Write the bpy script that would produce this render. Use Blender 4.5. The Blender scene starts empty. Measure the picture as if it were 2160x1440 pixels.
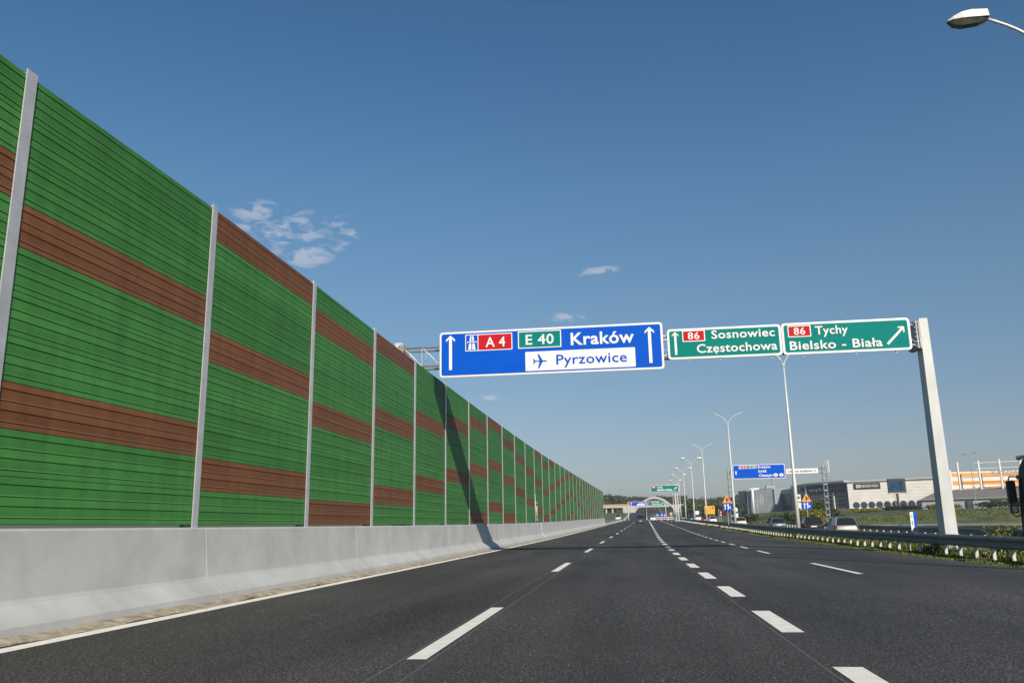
import bpy, math, random
from mathutils import Vector, Matrix
random.seed(7)
PI = math.pi
sc = bpy.context.scene
COL = sc.collection

# ------------------------------------------------------------------ camera
EYE = 1.24
yaw, pitch, roll = 0.1284, 0.2231, -0.0181
fwd = Vector((-math.sin(yaw)*math.cos(pitch), math.cos(yaw)*math.cos(pitch), math.sin(pitch)))
rgt = Vector((math.cos(yaw), math.sin(yaw), 0))
up = rgt.cross(fwd)
r2 = rgt*math.cos(roll) + up*math.sin(roll)
u2 = -rgt*math.sin(roll) + up*math.cos(roll)
cam_d = bpy.data.cameras.new('camera'); cam = bpy.data.objects.new('camera', cam_d); COL.objects.link(cam)
cam.matrix_world = Matrix(((r2.x, u2.x, -fwd.x, 0), (r2.y, u2.y, -fwd.y, 0), (r2.z, u2.z, -fwd.z, EYE), (0, 0, 0, 1)))
cam_d.sensor_width = 36; cam_d.lens = 36*1735/2160; cam_d.clip_start = 0.1; cam_d.clip_end = 9000
sc.camera = cam

# ------------------------------------------------------------------ sun, sky, exposure
to_sun = Vector((0.78, -1.575, 1.0)).normalized()
SUN_EL = math.asin(to_sun.z); SUN_AZ = math.atan2(to_sun.x, to_sun.y)
sd = bpy.data.lights.new('sun', 'SUN'); so = bpy.data.objects.new('sun', sd); COL.objects.link(so)
sd.energy = 5.0; sd.angle = math.radians(0.5); sd.color = (1.0, 0.90, 0.77)
so.rotation_euler = to_sun.to_track_quat('Z', 'Y').to_euler(); so.location = (30, -40, 40)
w = bpy.data.worlds.new('World'); sc.world = w; w.use_nodes = True
wt = w.node_tree; bg = wt.nodes['Background']
sky = wt.nodes.new('ShaderNodeTexSky'); sky.sky_type = 'NISHITA'; sky.sun_disc = False
sky.sun_elevation = SUN_EL; sky.sun_rotation = SUN_AZ
sky.air_density = 1.0; sky.dust_density = 0.5; sky.ozone_density = 5.0; sky.altitude = 200
bg.inputs[1].default_value = 0.11
# a few thin cumulus wisps low in the sky, placed by direction
WN = wt.nodes; WL = wt.links
tc = WN.new('ShaderNodeTexCoord')
def wmath(op, a, b=None, c=None):
    n = WN.new('ShaderNodeMath'); n.operation = op
    for i, v in enumerate((a, b, c)):
        if v is None: continue
        if isinstance(v, (int, float)): n.inputs[i].default_value = v
        else: WL.new(v, n.inputs[i])
    return n.outputs[0]
def wdot(v):
    n = WN.new('ShaderNodeVectorMath'); n.operation = 'DOT_PRODUCT'; n.inputs[1].default_value = v
    WL.new(tc.outputs['Generated'], n.inputs[0]); return n.outputs['Value']
def sky_dir(az, el):
    a, e = math.radians(az), math.radians(el)
    return Vector((math.sin(a)*math.cos(e), math.cos(a)*math.cos(e), math.sin(e)))
# (azimuth clockwise from the road direction, elevation, half width, half height, tilt, strength) in degrees
CLOUDS = [(-23.3, 19.9, 5.2, 2.2, 8, .42), (-25.4, 21.1, 2.3, .9, 6, .50), (-23.6, 19.7, 2.8, .9, 10, .52), (-22.0, 20.7, 1.9, .7, 4, .42), (-19.9, 20.7, 1.5, .5, 10, .42), (-21.9, 18.4, 2.1, 1.0, 4, .58), (-18.9, 20.1, 1.5, .5, 4, .45),
          (-19.6, 19.1, 1.2, .45, 20, .38), (-25.9, 19.9, 1.6, .9, 0, .42), (-16.9, 19.4, .8, .3, 0, .3), 
          (-0.9, 17.45, 1.9, .5, 4, .5), (-3.2, 14.35, 1.7, .5, 0, .5), (-9.0, 8.9, .9, .3, 0, .5)]
noise = WN.new('ShaderNodeTexNoise'); noise.inputs['Scale'].default_value = 40; noise.inputs['Detail'].default_value = 5; noise.inputs['Roughness'].default_value = .58; noise.inputs['Distortion'].default_value = .4
mp = WN.new('ShaderNodeMapping'); mp.inputs['Scale'].default_value = (1.0, 1.0, 2.6); mp.inputs['Rotation'].default_value = (0, .12, 0)
WL.new(tc.outputs['Generated'], mp.inputs[0]); WL.new(mp.outputs[0], noise.inputs['Vector'])
tot = None
for az, el, hw, hh, tilt, st in CLOUDS:
    d = sky_dir(az, el); rx = Vector((d.y, -d.x, 0)).normalized(); uz = rx.cross(d).normalized()
    t = math.radians(tilt); ax = rx*math.cos(t) + uz*math.sin(t); ay = -rx*math.sin(t) + uz*math.cos(t)
    a = wmath('DIVIDE', wdot(ax), math.radians(hw)); b = wmath('DIVIDE', wdot(ay), math.radians(hh))
    r = wmath('ADD', wmath('MULTIPLY', a, a), wmath('MULTIPLY', b, b))
    front = wmath('GREATER_THAN', wdot(d), 0.3)
    m = wmath('MULTIPLY', wmath('MULTIPLY', wmath('MAXIMUM', wmath('SUBTRACT', 1.0, r), 0.0), st), front)
    tot = m if tot is None else wmath('MAXIMUM', tot, m)
thr = wmath('SUBTRACT', wmath('ADD', noise.outputs[0], wmath('MULTIPLY', wmath('POWER', tot, .6), .30)), .62)
cl = wmath('MINIMUM', wmath('MULTIPLY', wmath('MAXIMUM', thr, 0.0), 2.8), .40)
cl = wmath('MULTIPLY', cl, wmath('MINIMUM', wmath('MULTIPLY', tot, 2.2), 1.0))
mixc = WN.new('ShaderNodeMix'); mixc.data_type = 'RGBA'
sep = WN.new('ShaderNodeSeparateXYZ'); WL.new(tc.outputs['Generated'], sep.inputs[0])
grade = WN.new('ShaderNodeValToRGB'); WL.new(sep.outputs['Z'], grade.inputs[0]); ce = grade.color_ramp.elements
ce[0].position = 0.0; ce[0].color = (.72, .61, .60, 1); ce[1].position = 1.0; ce[1].color = (.50, .80, .86, 1)
for ps, cc_ in ((.10, (.82, .69, .62, 1)), (.27, (.84, .87, .77, 1)), (.39, (.76, .92, .86, 1)), (.54, (.57, .85, .86, 1))):
    e_ = ce.new(ps); e_.color = cc_
gm = WN.new('ShaderNodeMix'); gm.data_type = 'RGBA'; gm.blend_type = 'MULTIPLY'; gm.inputs['Factor'].default_value = 1
WL.new(sky.outputs[0], gm.inputs['A']); WL.new(grade.outputs[0], gm.inputs['B'])
WL.new(cl, mixc.inputs['Factor']); WL.new(gm.outputs['Result'], mixc.inputs['A']); mixc.inputs['B'].default_value = (6.2, 6.1, 6.3, 1)
WL.new(mixc.outputs['Result'], bg.inputs[0])
sc.view_settings.view_transform = 'Standard'; sc.view_settings.look = 'None'; sc.view_settings.exposure = 0.12; sc.view_settings.gamma = 1
sc.render.engine = 'CYCLES'; sc.cycles.max_bounces = 6; sc.cycles.use_denoising = True

# ------------------------------------------------------------------ road frame: the road bends right and climbs a little
def quad_lin(Y, k, c):
    if Y < 0: return 0.0
    return k*(Y/100)**2 if Y < c else k*(c/100)**2 + 2*k*c/1e4*(Y-c)
def kx(Y): return quad_lin(Y, 1.7811, 72.8)
def gz(Y): return quad_lin(min(Y, 800), .6686, 91.3)
def steep(Y): return 0.0 if Y < 350 else .028*(min(Y, 620)-350)
def P(X, Y, Z=0.0): return Vector((X+kx(Y), Y, Z+gz(Y)))
def head(Y): return -math.atan(2*1.7811*min(max(Y, 0), 72.8)/1e4)
def sm(a, b, t):
    t = max(0.0, min(1.0, (t-a)/(b-a))); return t*t*(3-2*t)
CROSS = [(-400, -.4), (-9, -.1), (-7.7, -.08), (9.7, -.08), (9.76, -.03), (10.6, -.03), (11.15, -.03), (11.5, .06), (12.3, .06), (12.7, -.24), (18.7, -.24), (18.9, -.12), (20.2, -.08), (20.6, -.05), (26.3, .0), (27, .02), (34, .35), (48, .8), (70, 1.9), (400, 2.4)]
def cross(X):
    if X <= CROSS[0][0]: return CROSS[0][1]
    for (a, za), (b, zb) in zip(CROSS, CROSS[1:]):
        if X <= b: return za+(zb-za)*(X-a)/(b-a)
    return CROSS[-1][1]
def extra(X, Y):
    return steep(Y)*(1-sm(28, 44, X)) + 14*sm(560, 900, Y) + .8*sm(255, 330, Y)*sm(20, 60, X)
POND_Z = .86
def gnd(X, Y):                                   # ground height in the road frame
    g = cross(X)+extra(X, Y)
    k = sm(20.2, 21.2, X)*(1-sm(86, 94, X))*sm(30, 40, Y)*(1-sm(140, 152, Y))     # low rim round the pond
    g = g*(1-k)+max(g, POND_Z+.03-gz(Y))*k
    k = sm(21.6, 23, X)*(1-sm(80, 86, X))*sm(43, 48, Y)*(1-sm(126, 136, Y))       # pond bed
    return g*(1-k)+(POND_Z-.4-gz(Y))*k
YS = [-60, -40, -25, -12, -4] + [i*2.0 for i in range(0, 60)] + [120+i*5 for i in range(17)] + [210+i*10 for i in range(20)] + [410+15*i for i in range(14)] + [630, 660, 700, 750, 800, 900, 1100, 1500, 2200, 3500, 6000]

# ------------------------------------------------------------------ helpers
def tag(o, label=None, cat=None, group=None, kind=None):
    if label: o['label'] = label
    if cat: o['category'] = cat
    if group: o['group'] = group
    if kind: o['kind'] = kind
    return o
def empty(name, loc, rz=0.0):
    o = bpy.data.objects.new(name, None); COL.objects.link(o); o.location = loc; o.rotation_euler = (0, 0, rz); o.empty_display_size = .3
    return o
def kids(o): return [c for c in bpy.data.objects if c.parent == o]
def copy_tree(o, parent=None):
    c = o.copy(); COL.objects.link(c); c.parent = parent
    for ch in kids(o): copy_tree(ch, c)
    return c
class MB:
    def __init__(s): s.v = []; s.f = []; s.m = []; s.cur = 0
    def add(s, vs, fs):
        n = len(s.v); s.v += [tuple(p) for p in vs]; s.f += [tuple(n+i for i in f) for f in fs]; s.m += [s.cur]*len(fs); return s
    def box(s, x0, x1, y0, y1, z0, z1):
        return s.add([(x0,y0,z0),(x1,y0,z0),(x1,y1,z0),(x0,y1,z0),(x0,y0,z1),(x1,y0,z1),(x1,y1,z1),(x0,y1,z1)],
                     [(0,3,2,1),(4,5,6,7),(0,1,5,4),(1,2,6,5),(2,3,7,6),(3,0,4,7)])
    def prism(s, poly, y0, y1):      # polygon in x,z (counter-clockwise seen from -y), pushed back along y
        n = len(poly); vs = [(x, y0, z) for x, z in poly]+[(x, y1, z) for x, z in poly]
        return s.add(vs, [tuple(range(n)), tuple(range(2*n-1, n-1, -1))]+[(i, n+i, n+(i+1) % n, (i+1) % n) for i in range(n)])
    def tube(s, pts, rs, n=8, cap=True):
        pts = [Vector(p) for p in pts]
        if isinstance(rs, (int, float)): rs = [rs]*len(pts)
        vs = []; 
        for i, p in enumerate(pts):
            d = (pts[min(i+1, len(pts)-1)]-pts[max(i-1, 0)]).normalized()
            a = Vector((0, 0, 1)) if abs(d.z) < .9 else Vector((0, 1, 0))
            e1 = d.cross(a).normalized(); e2 = d.cross(e1).normalized()
            vs += [p+(e1*math.cos(2*PI*k/n)+e2*math.sin(2*PI*k/n))*rs[i] for k in range(n)]
        fs = [(i*n+k, i*n+(k+1) % n, (i+1)*n+(k+1) % n, (i+1)*n+k) for i in range(len(pts)-1) for k in range(n)]
        if cap: fs += [tuple(range(n-1, -1, -1)), tuple((len(pts)-1)*n+k for k in range(n))]
        return s.add(vs, fs)
    def ball(s, c, r, n=8):
        if isinstance(r, (int, float)): r = (r, r, r)
        vs = []; R = n//2+1
        for i in range(R+1):
            t = PI*i/R
            vs += [(c[0]+r[0]*math.sin(t)*math.cos(2*PI*k/n), c[1]+r[1]*math.sin(t)*math.sin(2*PI*k/n), c[2]+r[2]*math.cos(t)) for k in range(n)]
        return s.add(vs, [(i*n+k, (i+1)*n+k, (i+1)*n+(k+1) % n, i*n+(k+1) % n) for i in range(R) for k in range(n)])
    def loft(s, rings, close=True, caps=True):
        n = len(rings[0]); vs = [p for r in rings for p in r]
        fs = [(i*n+k, i*n+(k+1) % n, (i+1)*n+(k+1) % n, (i+1)*n+k) for i in range(len(rings)-1) for k in range(n if close else n-1)]
        if caps: fs += [tuple(range(n-1, -1, -1)), tuple((len(rings)-1)*n+k for k in range(n))]
        return s.add(vs, fs)
    def build(s, name, mat, parent=None, loc=None, smooth=False, rz=None):
        me = bpy.data.meshes.new(name); me.from_pydata(s.v, [], s.f)
        for m in (mat if isinstance(mat, (list, tuple)) else [mat]): me.materials.append(m)
        if isinstance(mat, (list, tuple)): me.polygons.foreach_set('material_index', s.m)
        if smooth: me.polygons.foreach_set('use_smooth', [True]*len(me.polygons))
        me.update()
        o = bpy.data.objects.new(name, me); COL.objects.link(o); o.parent = parent
        if loc is not None: o.location = loc
        if rz is not None: o.rotation_euler = (0, 0, rz)
        return o
def strip(name, mat, X0, X1, z, ya, yb, kind='structure', zf=None, parent=None):
    ys = [ya]+[y for y in YS if ya < y < yb]+[yb]; m = MB(); vs = []
    for y in ys:
        for X in (X0, X1):
            p = P(X, y, z + (steep(y) if y > 350 else 0)); vs.append(p)
    m.add(vs, [(2*i, 2*i+1, 2*i+3, 2*i+2) for i in range(len(ys)-1)])
    o = m.build(name, mat, parent)
    if kind: tag(o, kind=kind)
    return o

# ------------------------------------------------------------------ materials
def mat(name, col, rough=.6, metal=0.0, var=0.0, vscale=3.0, bump=0.0, bscale=20.0, vstretch=(1, 1, 1), spec=None, col2=None, coat=0.0, detail=6):
    m = bpy.data.materials.new(name); m.use_nodes = True; nt = m.node_tree; b = nt.nodes['Principled BSDF']
    b.inputs['Base Color'].default_value = (*col, 1); b.inputs['Roughness'].default_value = rough; b.inputs['Metallic'].default_value = metal
    if spec is not None: b.inputs['Specular IOR Level'].default_value = spec
    if coat: b.inputs['Coat Weight'].default_value = coat; b.inputs['Coat Roughness'].default_value = .08
    if var or bump or col2:
        t = nt.nodes.new('ShaderNodeTexCoord'); mpn = nt.nodes.new('ShaderNodeMapping'); mpn.inputs['Scale'].default_value = vstretch
        nt.links.new(t.outputs['Object'], mpn.inputs[0])
    if var or col2:
        n = nt.nodes.new('ShaderNodeTexNoise'); n.inputs['Scale'].default_value = vscale; n.inputs['Detail'].default_value = detail; n.inputs['Roughness'].default_value = .65
        nt.links.new(mpn.outputs[0], n.inputs['Vector'])
        r = nt.nodes.new('ShaderNodeValToRGB'); nt.links.new(n.outputs[0], r.inputs[0])
        r.color_ramp.elements[0].position = .32; r.color_ramp.elements[1].position = .68
        c0 = tuple(c*(1-var) for c in col); c1 = tuple(min(1, c*(1+var)) for c in col) if col2 is None else col2
        r.color_ramp.elements[0].color = (*c0, 1); r.color_ramp.elements[1].color = (*c1, 1)
        nt.links.new(r.outputs[0], b.inputs['Base Color'])
    if bump:
        n2 = nt.nodes.new('ShaderNodeTexNoise'); n2.inputs['Scale'].default_value = bscale; n2.inputs['Detail'].default_value = 5
        nt.links.new(mpn.outputs[0], n2.inputs['Vector'])
        bp = nt.nodes.new('ShaderNodeBump'); bp.inputs['Strength'].default_value = bump; bp.inputs['Distance'].default_value = .02
        nt.links.new(n2.outputs[0], bp.inputs['Height']); nt.links.new(bp.outputs[0], b.inputs['Normal'])
    return m
def leaf_mat(name, col, col2, scale=.5):
    m = mat(name, col, .75, var=.25, vscale=scale, col2=col2, spec=.2)
    return m
def asphalt(name, base, light):
    m = bpy.data.materials.new(name); m.use_nodes = True; nt = m.node_tree; b = nt.nodes['Principled BSDF']; N = nt.nodes.new; L = nt.links.new
    t = N('ShaderNodeTexCoord')
    fine = N('ShaderNodeTexNoise'); fine.inputs['Scale'].default_value = 38; fine.inputs['Detail'].default_value = 3; L(t.outputs['Object'], fine.inputs[0])
    g2_ = N('ShaderNodeTexNoise'); g2_.inputs['Scale'].default_value = 150; g2_.inputs['Detail'].default_value = 2; L(t.outputs['Object'], g2_.inputs[0])
    mg = N('ShaderNodeMath'); mg.operation = 'MULTIPLY_ADD'; mg.inputs[1].default_value = .5; L(g2_.outputs[0], mg.inputs[0])
    hf = N('ShaderNodeMath'); hf.operation = 'MULTIPLY'; hf.inputs[1].default_value = .5; L(fine.outputs[0], hf.inputs[0]); L(hf.outputs[0], mg.inputs[2])
    fr = N('ShaderNodeValToRGB'); L(mg.outputs[0], fr.inputs[0]); fr.color_ramp.elements[0].position = .42; fr.color_ramp.elements[1].position = .64
    fr.color_ramp.elements[0].color = (*[c*.62 for c in base], 1); fr.color_ramp.elements[1].color = (*light, 1)
    e = fr.color_ramp.elements.new(.54); e.color = (*base, 1)
    mp1 = N('ShaderNodeMapping'); mp1.inputs['Scale'].default_value = (.55, .035, 1); L(t.outputs['Object'], mp1.inputs[0])
    st = N('ShaderNodeTexNoise'); st.inputs['Scale'].default_value = 1.6; st.inputs['Detail'].default_value = 5; L(mp1.outputs[0], st.inputs[0])
    mp2 = N('ShaderNodeMapping'); mp2.inputs['Scale'].default_value = (1, .3, 1); L(t.outputs['Object'], mp2.inputs[0])
    pt = N('ShaderNodeTexNoise'); pt.inputs['Scale'].default_value = .35; pt.inputs['Detail'].default_value = 6; L(mp2.outputs[0], pt.inputs[0])
    a = N('ShaderNodeMath'); a.operation = 'ADD'; L(st.outputs[0], a.inputs[0]); L(pt.outputs[0], a.inputs[1])
    mr = N('ShaderNodeMapRange'); mr.inputs[1].default_value = .7; mr.inputs[2].default_value = 1.3; mr.inputs[3].default_value = .58; mr.inputs[4].default_value = 1.45; L(a.outputs[0], mr.inputs[0])
    mx = N('ShaderNodeVectorMath'); mx.operation = 'SCALE'; L(fr.outputs[0], mx.inputs[0]); L(mr.outputs[0], mx.inputs['Scale']); L(mx.outputs[0], b.inputs['Base Color'])
    b.inputs['Roughness'].default_value = .82; b.inputs['Specular IOR Level'].default_value = .3
    bp = N('ShaderNodeBump'); bp.inputs['Strength'].default_value = .5; bp.inputs['Distance'].default_value = .012; L(fine.outputs[0], bp.inputs['Height']); L(bp.outputs[0], b.inputs['Normal'])
    return m
M = {}
M['asphalt'] = asphalt('asphalt', (.036, .035, .033), (.25, .243, .228))
M['asphalt_old'] = asphalt('asphalt_old', (.09, .088, .085), (.2, .195, .19))
M['paint'] = mat('road_paint', (.80, .77, .69), .7, var=.13, vscale=6, bump=.2, bscale=60)
M['seam'] = mat('seam_filler', (.15, .145, .14), .8)
M['sand'] = mat('sand', (.33, .28, .21), .95, var=.5, vscale=5, bump=.8, bscale=25)
M['concrete'] = mat('barrier_concrete', (.40, .408, .402), .85, var=.14, vscale=.8, bump=.15, bscale=35, detail=9)
M['concrete_pale'] = mat('pale_concrete', (.62, .6, .56), .85, var=.06, vscale=3)
M['joint'] = mat('joint_sealant', (.36, .30, .26), .9, var=.1, vscale=8)
M['grn'] = mat('green_panel_paint', (.050, .190, .044), .55, var=.16, vscale=1.3, vstretch=(1, .15, 3), spec=.15)
M['grn_glint'] = mat('green_panel_glint', (.14, .31, .13), .5, spec=.2)  # paler green: the sun's highlight on the ridges, put into the colour
M['brn_glint'] = mat('brown_panel_glint', (.27, .18, .13), .5, spec=.2)  # same painted highlight for the ridges of the brown panels
M['brn'] = mat('brown_panel_paint', (.165, .070, .032), .55, var=.14, vscale=1.3, vstretch=(1, .15, 3), spec=.15)
M['galv'] = mat('galvanised_steel', (.50, .51, .52), .48, .35, var=.12, vscale=3.5, bump=.05)
M['galv_dull'] = mat('dull_galvanised_steel', (.33, .34, .35), .6, .3, var=.15, vscale=2)
M['column'] = mat('column_galvanised_plate', (.50, .515, .505), .62, .15, var=.14, vscale=2.2, vstretch=(1, 1, .3))
M['railsteel'] = mat('weathered_rail_steel', (.21, .22, .225), .65, .2, var=.2, vscale=2)
M['post_rail'] = mat('rail_post_steel', (.55, .53, .48), .6, .15, var=.1, vscale=5)
M['blue'] = mat('sign_blue', (.0, .080, .50), .6, spec=.08, var=.05, vscale=1.5, vstretch=(.3, 1, 3))
M['green'] = mat('sign_green', (.0, .185, .165), .6, spec=.08, var=.06, vscale=1.5, vstretch=(.3, 1, 3))
M['red'] = mat('sign_red', (.46, .012, .02), .6, spec=.08, var=.08, vscale=2)
M['white'] = mat('sign_white', (.76, .74, .72), .6, spec=.1)
M['yellow'] = mat('sign_yellow', (.80, .36, .01), .5, var=.05, vscale=2)
M['black'] = mat('sign_black', (.012, .012, .014), .6)
M['alu'] = mat('sign_aluminium_edge', (.62, .62, .6), .4, .4)
M['grass'] = mat('grass_ground', (.060, .085, .022), .95, var=.5, vscale=.35, col2=(.14, .15, .05), bump=.8, bscale=3)
M['blade'] = mat('grass_blades', (.055, .105, .018), .8, var=.4, vscale=.9, col2=(.17, .19, .055), spec=.2)
M['flower'] = mat('weed_flowers', (.7, .7, .66), .8)
M['forest'] = mat('forest_leaves', (.040, .060, .026), .85, var=.3, vscale=.09, col2=(.105, .125, .045), spec=.1)
M['bush'] = leaf_mat('bush_leaves', (.03, .065, .015), (.085, .12, .03), .8)
M['bush_y'] = leaf_mat('yellow_bush_leaves', (.10, .13, .012), (.30, .27, .02), .8)
M['bush_d'] = leaf_mat('dark_bush_leaves', (.02, .035, .014), (.05, .06, .022), .8)
M['bark'] = mat('bark', (.09, .07, .05), .9, var=.3, vscale=6)
M['glass'] = mat('dark_glass', (.012, .018, .020), .12, 0, spec=.45)
M['glass_b'] = mat('facade_glass', (.045, .06, .075), .15, 0, var=.5, vscale=.25, spec=.8)
M['tyre'] = mat('tyre_rubber', (.015, .015, .016), .85)
M['rim'] = mat('wheel_rim', (.4, .41, .42), .35, .7)
M['lamp_red'] = mat('tail_lamp', (.12, .006, .006), .4)
M['plate'] = mat('number_plate', (.75, .75, .74), .5)
M['plastic'] = mat('dark_plastic', (.02, .02, .022), .55)

# ------------------------------------------------------------------ the ground and the roads
def make_ground():
    Xs = [-3500, -1500, -700, -400, -250, -150, -90, -60, -40, -25, -15, -9, -7.7, 9.7, 9.76, 10.6, 11.15, 11.5, 12.3, 12.7, 18.7, 18.9, 20.2, 20.6, 21.2, 21.6, 22.2, 23, 26.3, 27, 30, 34, 40, 48, 55, 62, 70, 80, 83, 86, 94, 100, 130, 180, 250, 400, 800, 1500, 3500]
    m = MB(); vs = []; nx = len(Xs)
    for y in YS:
        for X in Xs: vs.append(P(X, y, gnd(X, y)))
    m.add(vs, [(j*nx+i, j*nx+i+1, (j+1)*nx+i+1, (j+1)*nx+i) for j in range(len(YS)-1) for i in range(nx-1)])
    tag(m.build('ground', M['grass']), kind='structure')
make_ground()
strip('road', M['asphalt'], -7.62, 9.73, 0.0, -60, 300)
strip('road', M['asphalt'], -7.62, 6.5, 0.0, 300, 615)
strip('side_road', M['asphalt_old'], 12.72, 18.68, -.17, -60, 348)
def make_pond():
    m = MB(); ys = [41+i*5 for i in range(20)]+[139]; vs = []
    for y in ys: vs += [(21.4+kx(y), y, POND_Z), (86+kx(y), y, POND_Z)]
    m.add(vs, [(2*i, 2*i+1, 2*i+3, 2*i+2) for i in range(len(ys)-1)])
    w_ = mat('pond_water', (.012, .022, .014), .12, spec=.5, bump=.25, bscale=2.5, vstretch=(1, .5, 1)); tag(m.build('pond', w_), kind='structure')
make_pond()
# sand washed up between the barrier foot and the edge line
def make_sand():
    m = MB(); vs = []; ys = [y*.35 for y in range(int(4/.35), int(175/.35))]; n = 0
    rr = random.Random(3)
    for y in ys:
        e = -7.14 + .05*math.sin(y*1.9)+.04*math.sin(y*5.1+1)+rr.uniform(-.03, .03)
        h = .022+.018*math.sin(y*.8)*math.sin(y*2.3)
        vs += [P(-7.52, y, .055+h), P(-7.36, y, .03+h+rr.uniform(0, .015)), P(-7.22, y, .012+h*.5), P(e, y, .006)]
    N = len(ys)
    m.add(vs, [(4*i+k, 4*i+k+1, 4*i+k+5, 4*i+k+4) for i in range(N-1) for k in range(3)])
    tag(m.build('sand', M['sand']), kind='structure')
make_sand()
# markings, each 4 mm above the asphalt; all the dashes of one line are one painted marking
def dashes(name, X0, X1, segs, label, z=.006):
    m = MB()
    for a, b in segs:
        n = max(1, int((b-a)/6)); ys = [a+(b-a)*i/n for i in range(n+1)]
        vs = [];
        for y in ys: vs += [P(X0, y, z), P(X1, y, z)]
        m.add(vs, [(2*i, 2*i+1, 2*i+3, 2*i+2) for i in range(n)])
    tag(m.build(name, M['paint']), label, None, None, 'structure')
dashes('edge_line', -7.09, -6.82, [(-30, 345)], 'solid white edge line beside the concrete barrier')
dashes('lane_line', -2.19, -1.99, [(8.33+15.47*k, 8.33+5.22+15.47*k) for k in range(-2, 24)], 'thin dashed white line left of the middle lane')
dashes('lane_line', 1.735, 1.99, [(10.36+4.87*k, 12.82+4.87*k) for k in range(-3, 22)]+[(118+4.87*k, 121.4+4.87*k) for k in range(0, 5)]+[(143, 330)], 'broad short white dashes right of the middle lane')
dashes('lane_line', 5.39, 5.54, [(5.5, 11), (21.3, 26.8), (34.9, 38.2), (41.5, 44.3), (47, 49.6)]+[(52+4.6*k, 54.6+4.6*k) for k in range(20)]+[(143, 300)], 'thin white dashes beside the right lane')
def vary(m, amt):
    nt = m.node_tree; b = nt.nodes['Principled BSDF']; L = nt.links.new; src = b.inputs['Base Color'].links[0].from_socket
    oi = nt.nodes.new('ShaderNodeObjectInfo'); mr = nt.nodes.new('ShaderNodeMapRange'); mr.inputs[3].default_value = 1-amt; mr.inputs[4].default_value = 1+amt; L(oi.outputs['Random'], mr.inputs[0])
    t = nt.nodes.new('ShaderNodeTexCoord'); mp_ = nt.nodes.new('ShaderNodeMapping'); mp_.inputs['Scale'].default_value = (1, 2.2, .35); L(t.outputs['Object'], mp_.inputs[0])
    n = nt.nodes.new('ShaderNodeTexNoise'); n.inputs['Scale'].default_value = 1.6; n.inputs['Detail'].default_value = 7; L(mp_.outputs[0], n.inputs[0])
    m2 = nt.nodes.new('ShaderNodeMapRange'); m2.inputs[1].default_value = .3; m2.inputs[2].default_value = .75; m2.inputs[3].default_value = .84; m2.inputs[4].default_value = 1.14; L(n.outputs[0], m2.inputs[0])
    mu = nt.nodes.new('ShaderNodeMath'); mu.operation = 'MULTIPLY'; L(mr.outputs[0], mu.inputs[0]); L(m2.outputs[0], mu.inputs[1])
    v = nt.nodes.new('ShaderNodeVectorMath'); v.operation = 'SCALE'; L(src, v.inputs[0]); L(mu.outputs[0], v.inputs['Scale']); L(v.outputs[0], b.inputs['Base Color'])
vary(M['grn'], .09); vary(M['brn'], .10)
for X in (-2.24, -1.94, 1.66):
    dashes('road_seam', X, X+.014, [(2, 70)], 'thin pale joint in the asphalt', .003)
for o in [o for o in COL.objects if o.name.startswith('road_seam')]: o.data.materials[0] = M['seam']
dashes('side_road_line', 15.6, 15.72, [(20+9*k, 24+9*k) for k in range(25)], 'thin white dashes on the side road', -.162)

# ------------------------------------------------------------------ noise barrier
XW = -7.909; Y0 = 9.352; SP = 5.315
POSTY = {0: 9.42, 1: 14.68, 2: 20.12, 3: 25.45}
def post_y(k): return POSTY.get(k, Y0+SP*k)
ZB = 1.344
def ztop(k):
    pts = [(-5, 7.5), (0, 7.5), (1, 7.62), (2, 7.64), (4, 7.58), (8, 7.44), (12, 7.28), (18, 7.15), (24, 7.0), (34, 6.9)]
    for (a, za), (b, zb) in zip(pts, pts[1:]):
        if k <= b: return za+(zb-za)*(k-a)/(b-a)
    return pts[-1][1]
SEQ = [3, 0, 1, 0, 3, 2, 1, 0, 1, 2]
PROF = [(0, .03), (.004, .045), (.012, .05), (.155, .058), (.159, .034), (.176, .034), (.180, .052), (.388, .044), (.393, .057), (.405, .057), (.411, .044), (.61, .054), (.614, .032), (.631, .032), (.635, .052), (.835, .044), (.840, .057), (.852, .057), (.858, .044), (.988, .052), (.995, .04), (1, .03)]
RIDGE = (7, 8, 15, 16)  # profile faces that take the painted highlight colour
KS = list(range(-5, 33))
wall_root = empty('noise_barrier', P(XW, 30, 0))
tag(wall_root, 'tall green noise barrier with brown stepped panels above the concrete wall', 'noise barrier')
def wl(p): return p - wall_root.location
def panel_mesh(k, i, m):
    ya, yb = post_y(k)+.06, post_y(k+1)-.06
    za0, zb0 = ztop(k), ztop(k+1)
    ha, hb = (za0-ZB-.05)/10, (zb0-ZB-.05)/10
    xo = XW-.085
    vs = []
    for v, d in PROF:
        vs.append(wl(P(xo+d, ya, za0-(i+v)*ha))); vs.append(wl(P(xo+d, yb, zb0-(i+v)*hb)))
    n = len(PROF)
    for j in range(n-1):
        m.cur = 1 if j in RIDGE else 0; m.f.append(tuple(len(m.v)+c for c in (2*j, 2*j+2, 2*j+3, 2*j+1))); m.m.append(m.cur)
    m.v += [tuple(v) for v in vs]; m.cur = 0
    t0, t1 = za0-i*ha, zb0-i*hb
    b = [wl(P(xo-.09, ya, t0)), wl(P(xo-.09, yb, t1)), wl(P(xo-.09, ya, t0-ha)), wl(P(xo-.09, yb, t1-hb)),
         wl(P(xo, ya, t0)), wl(P(xo, yb, t1)), wl(P(xo, ya, t0-ha)), wl(P(xo, yb, t1-hb))]
    m.add(b, [(0, 1, 3, 2), (0, 4, 5, 1), (2, 3, 7, 6), (0, 2, 6, 4), (1, 5, 7, 3)])
def is_brown(k, i): return i % 4 == SEQ[k % 10] % 4 and (i >= SEQ[k % 10])
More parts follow.
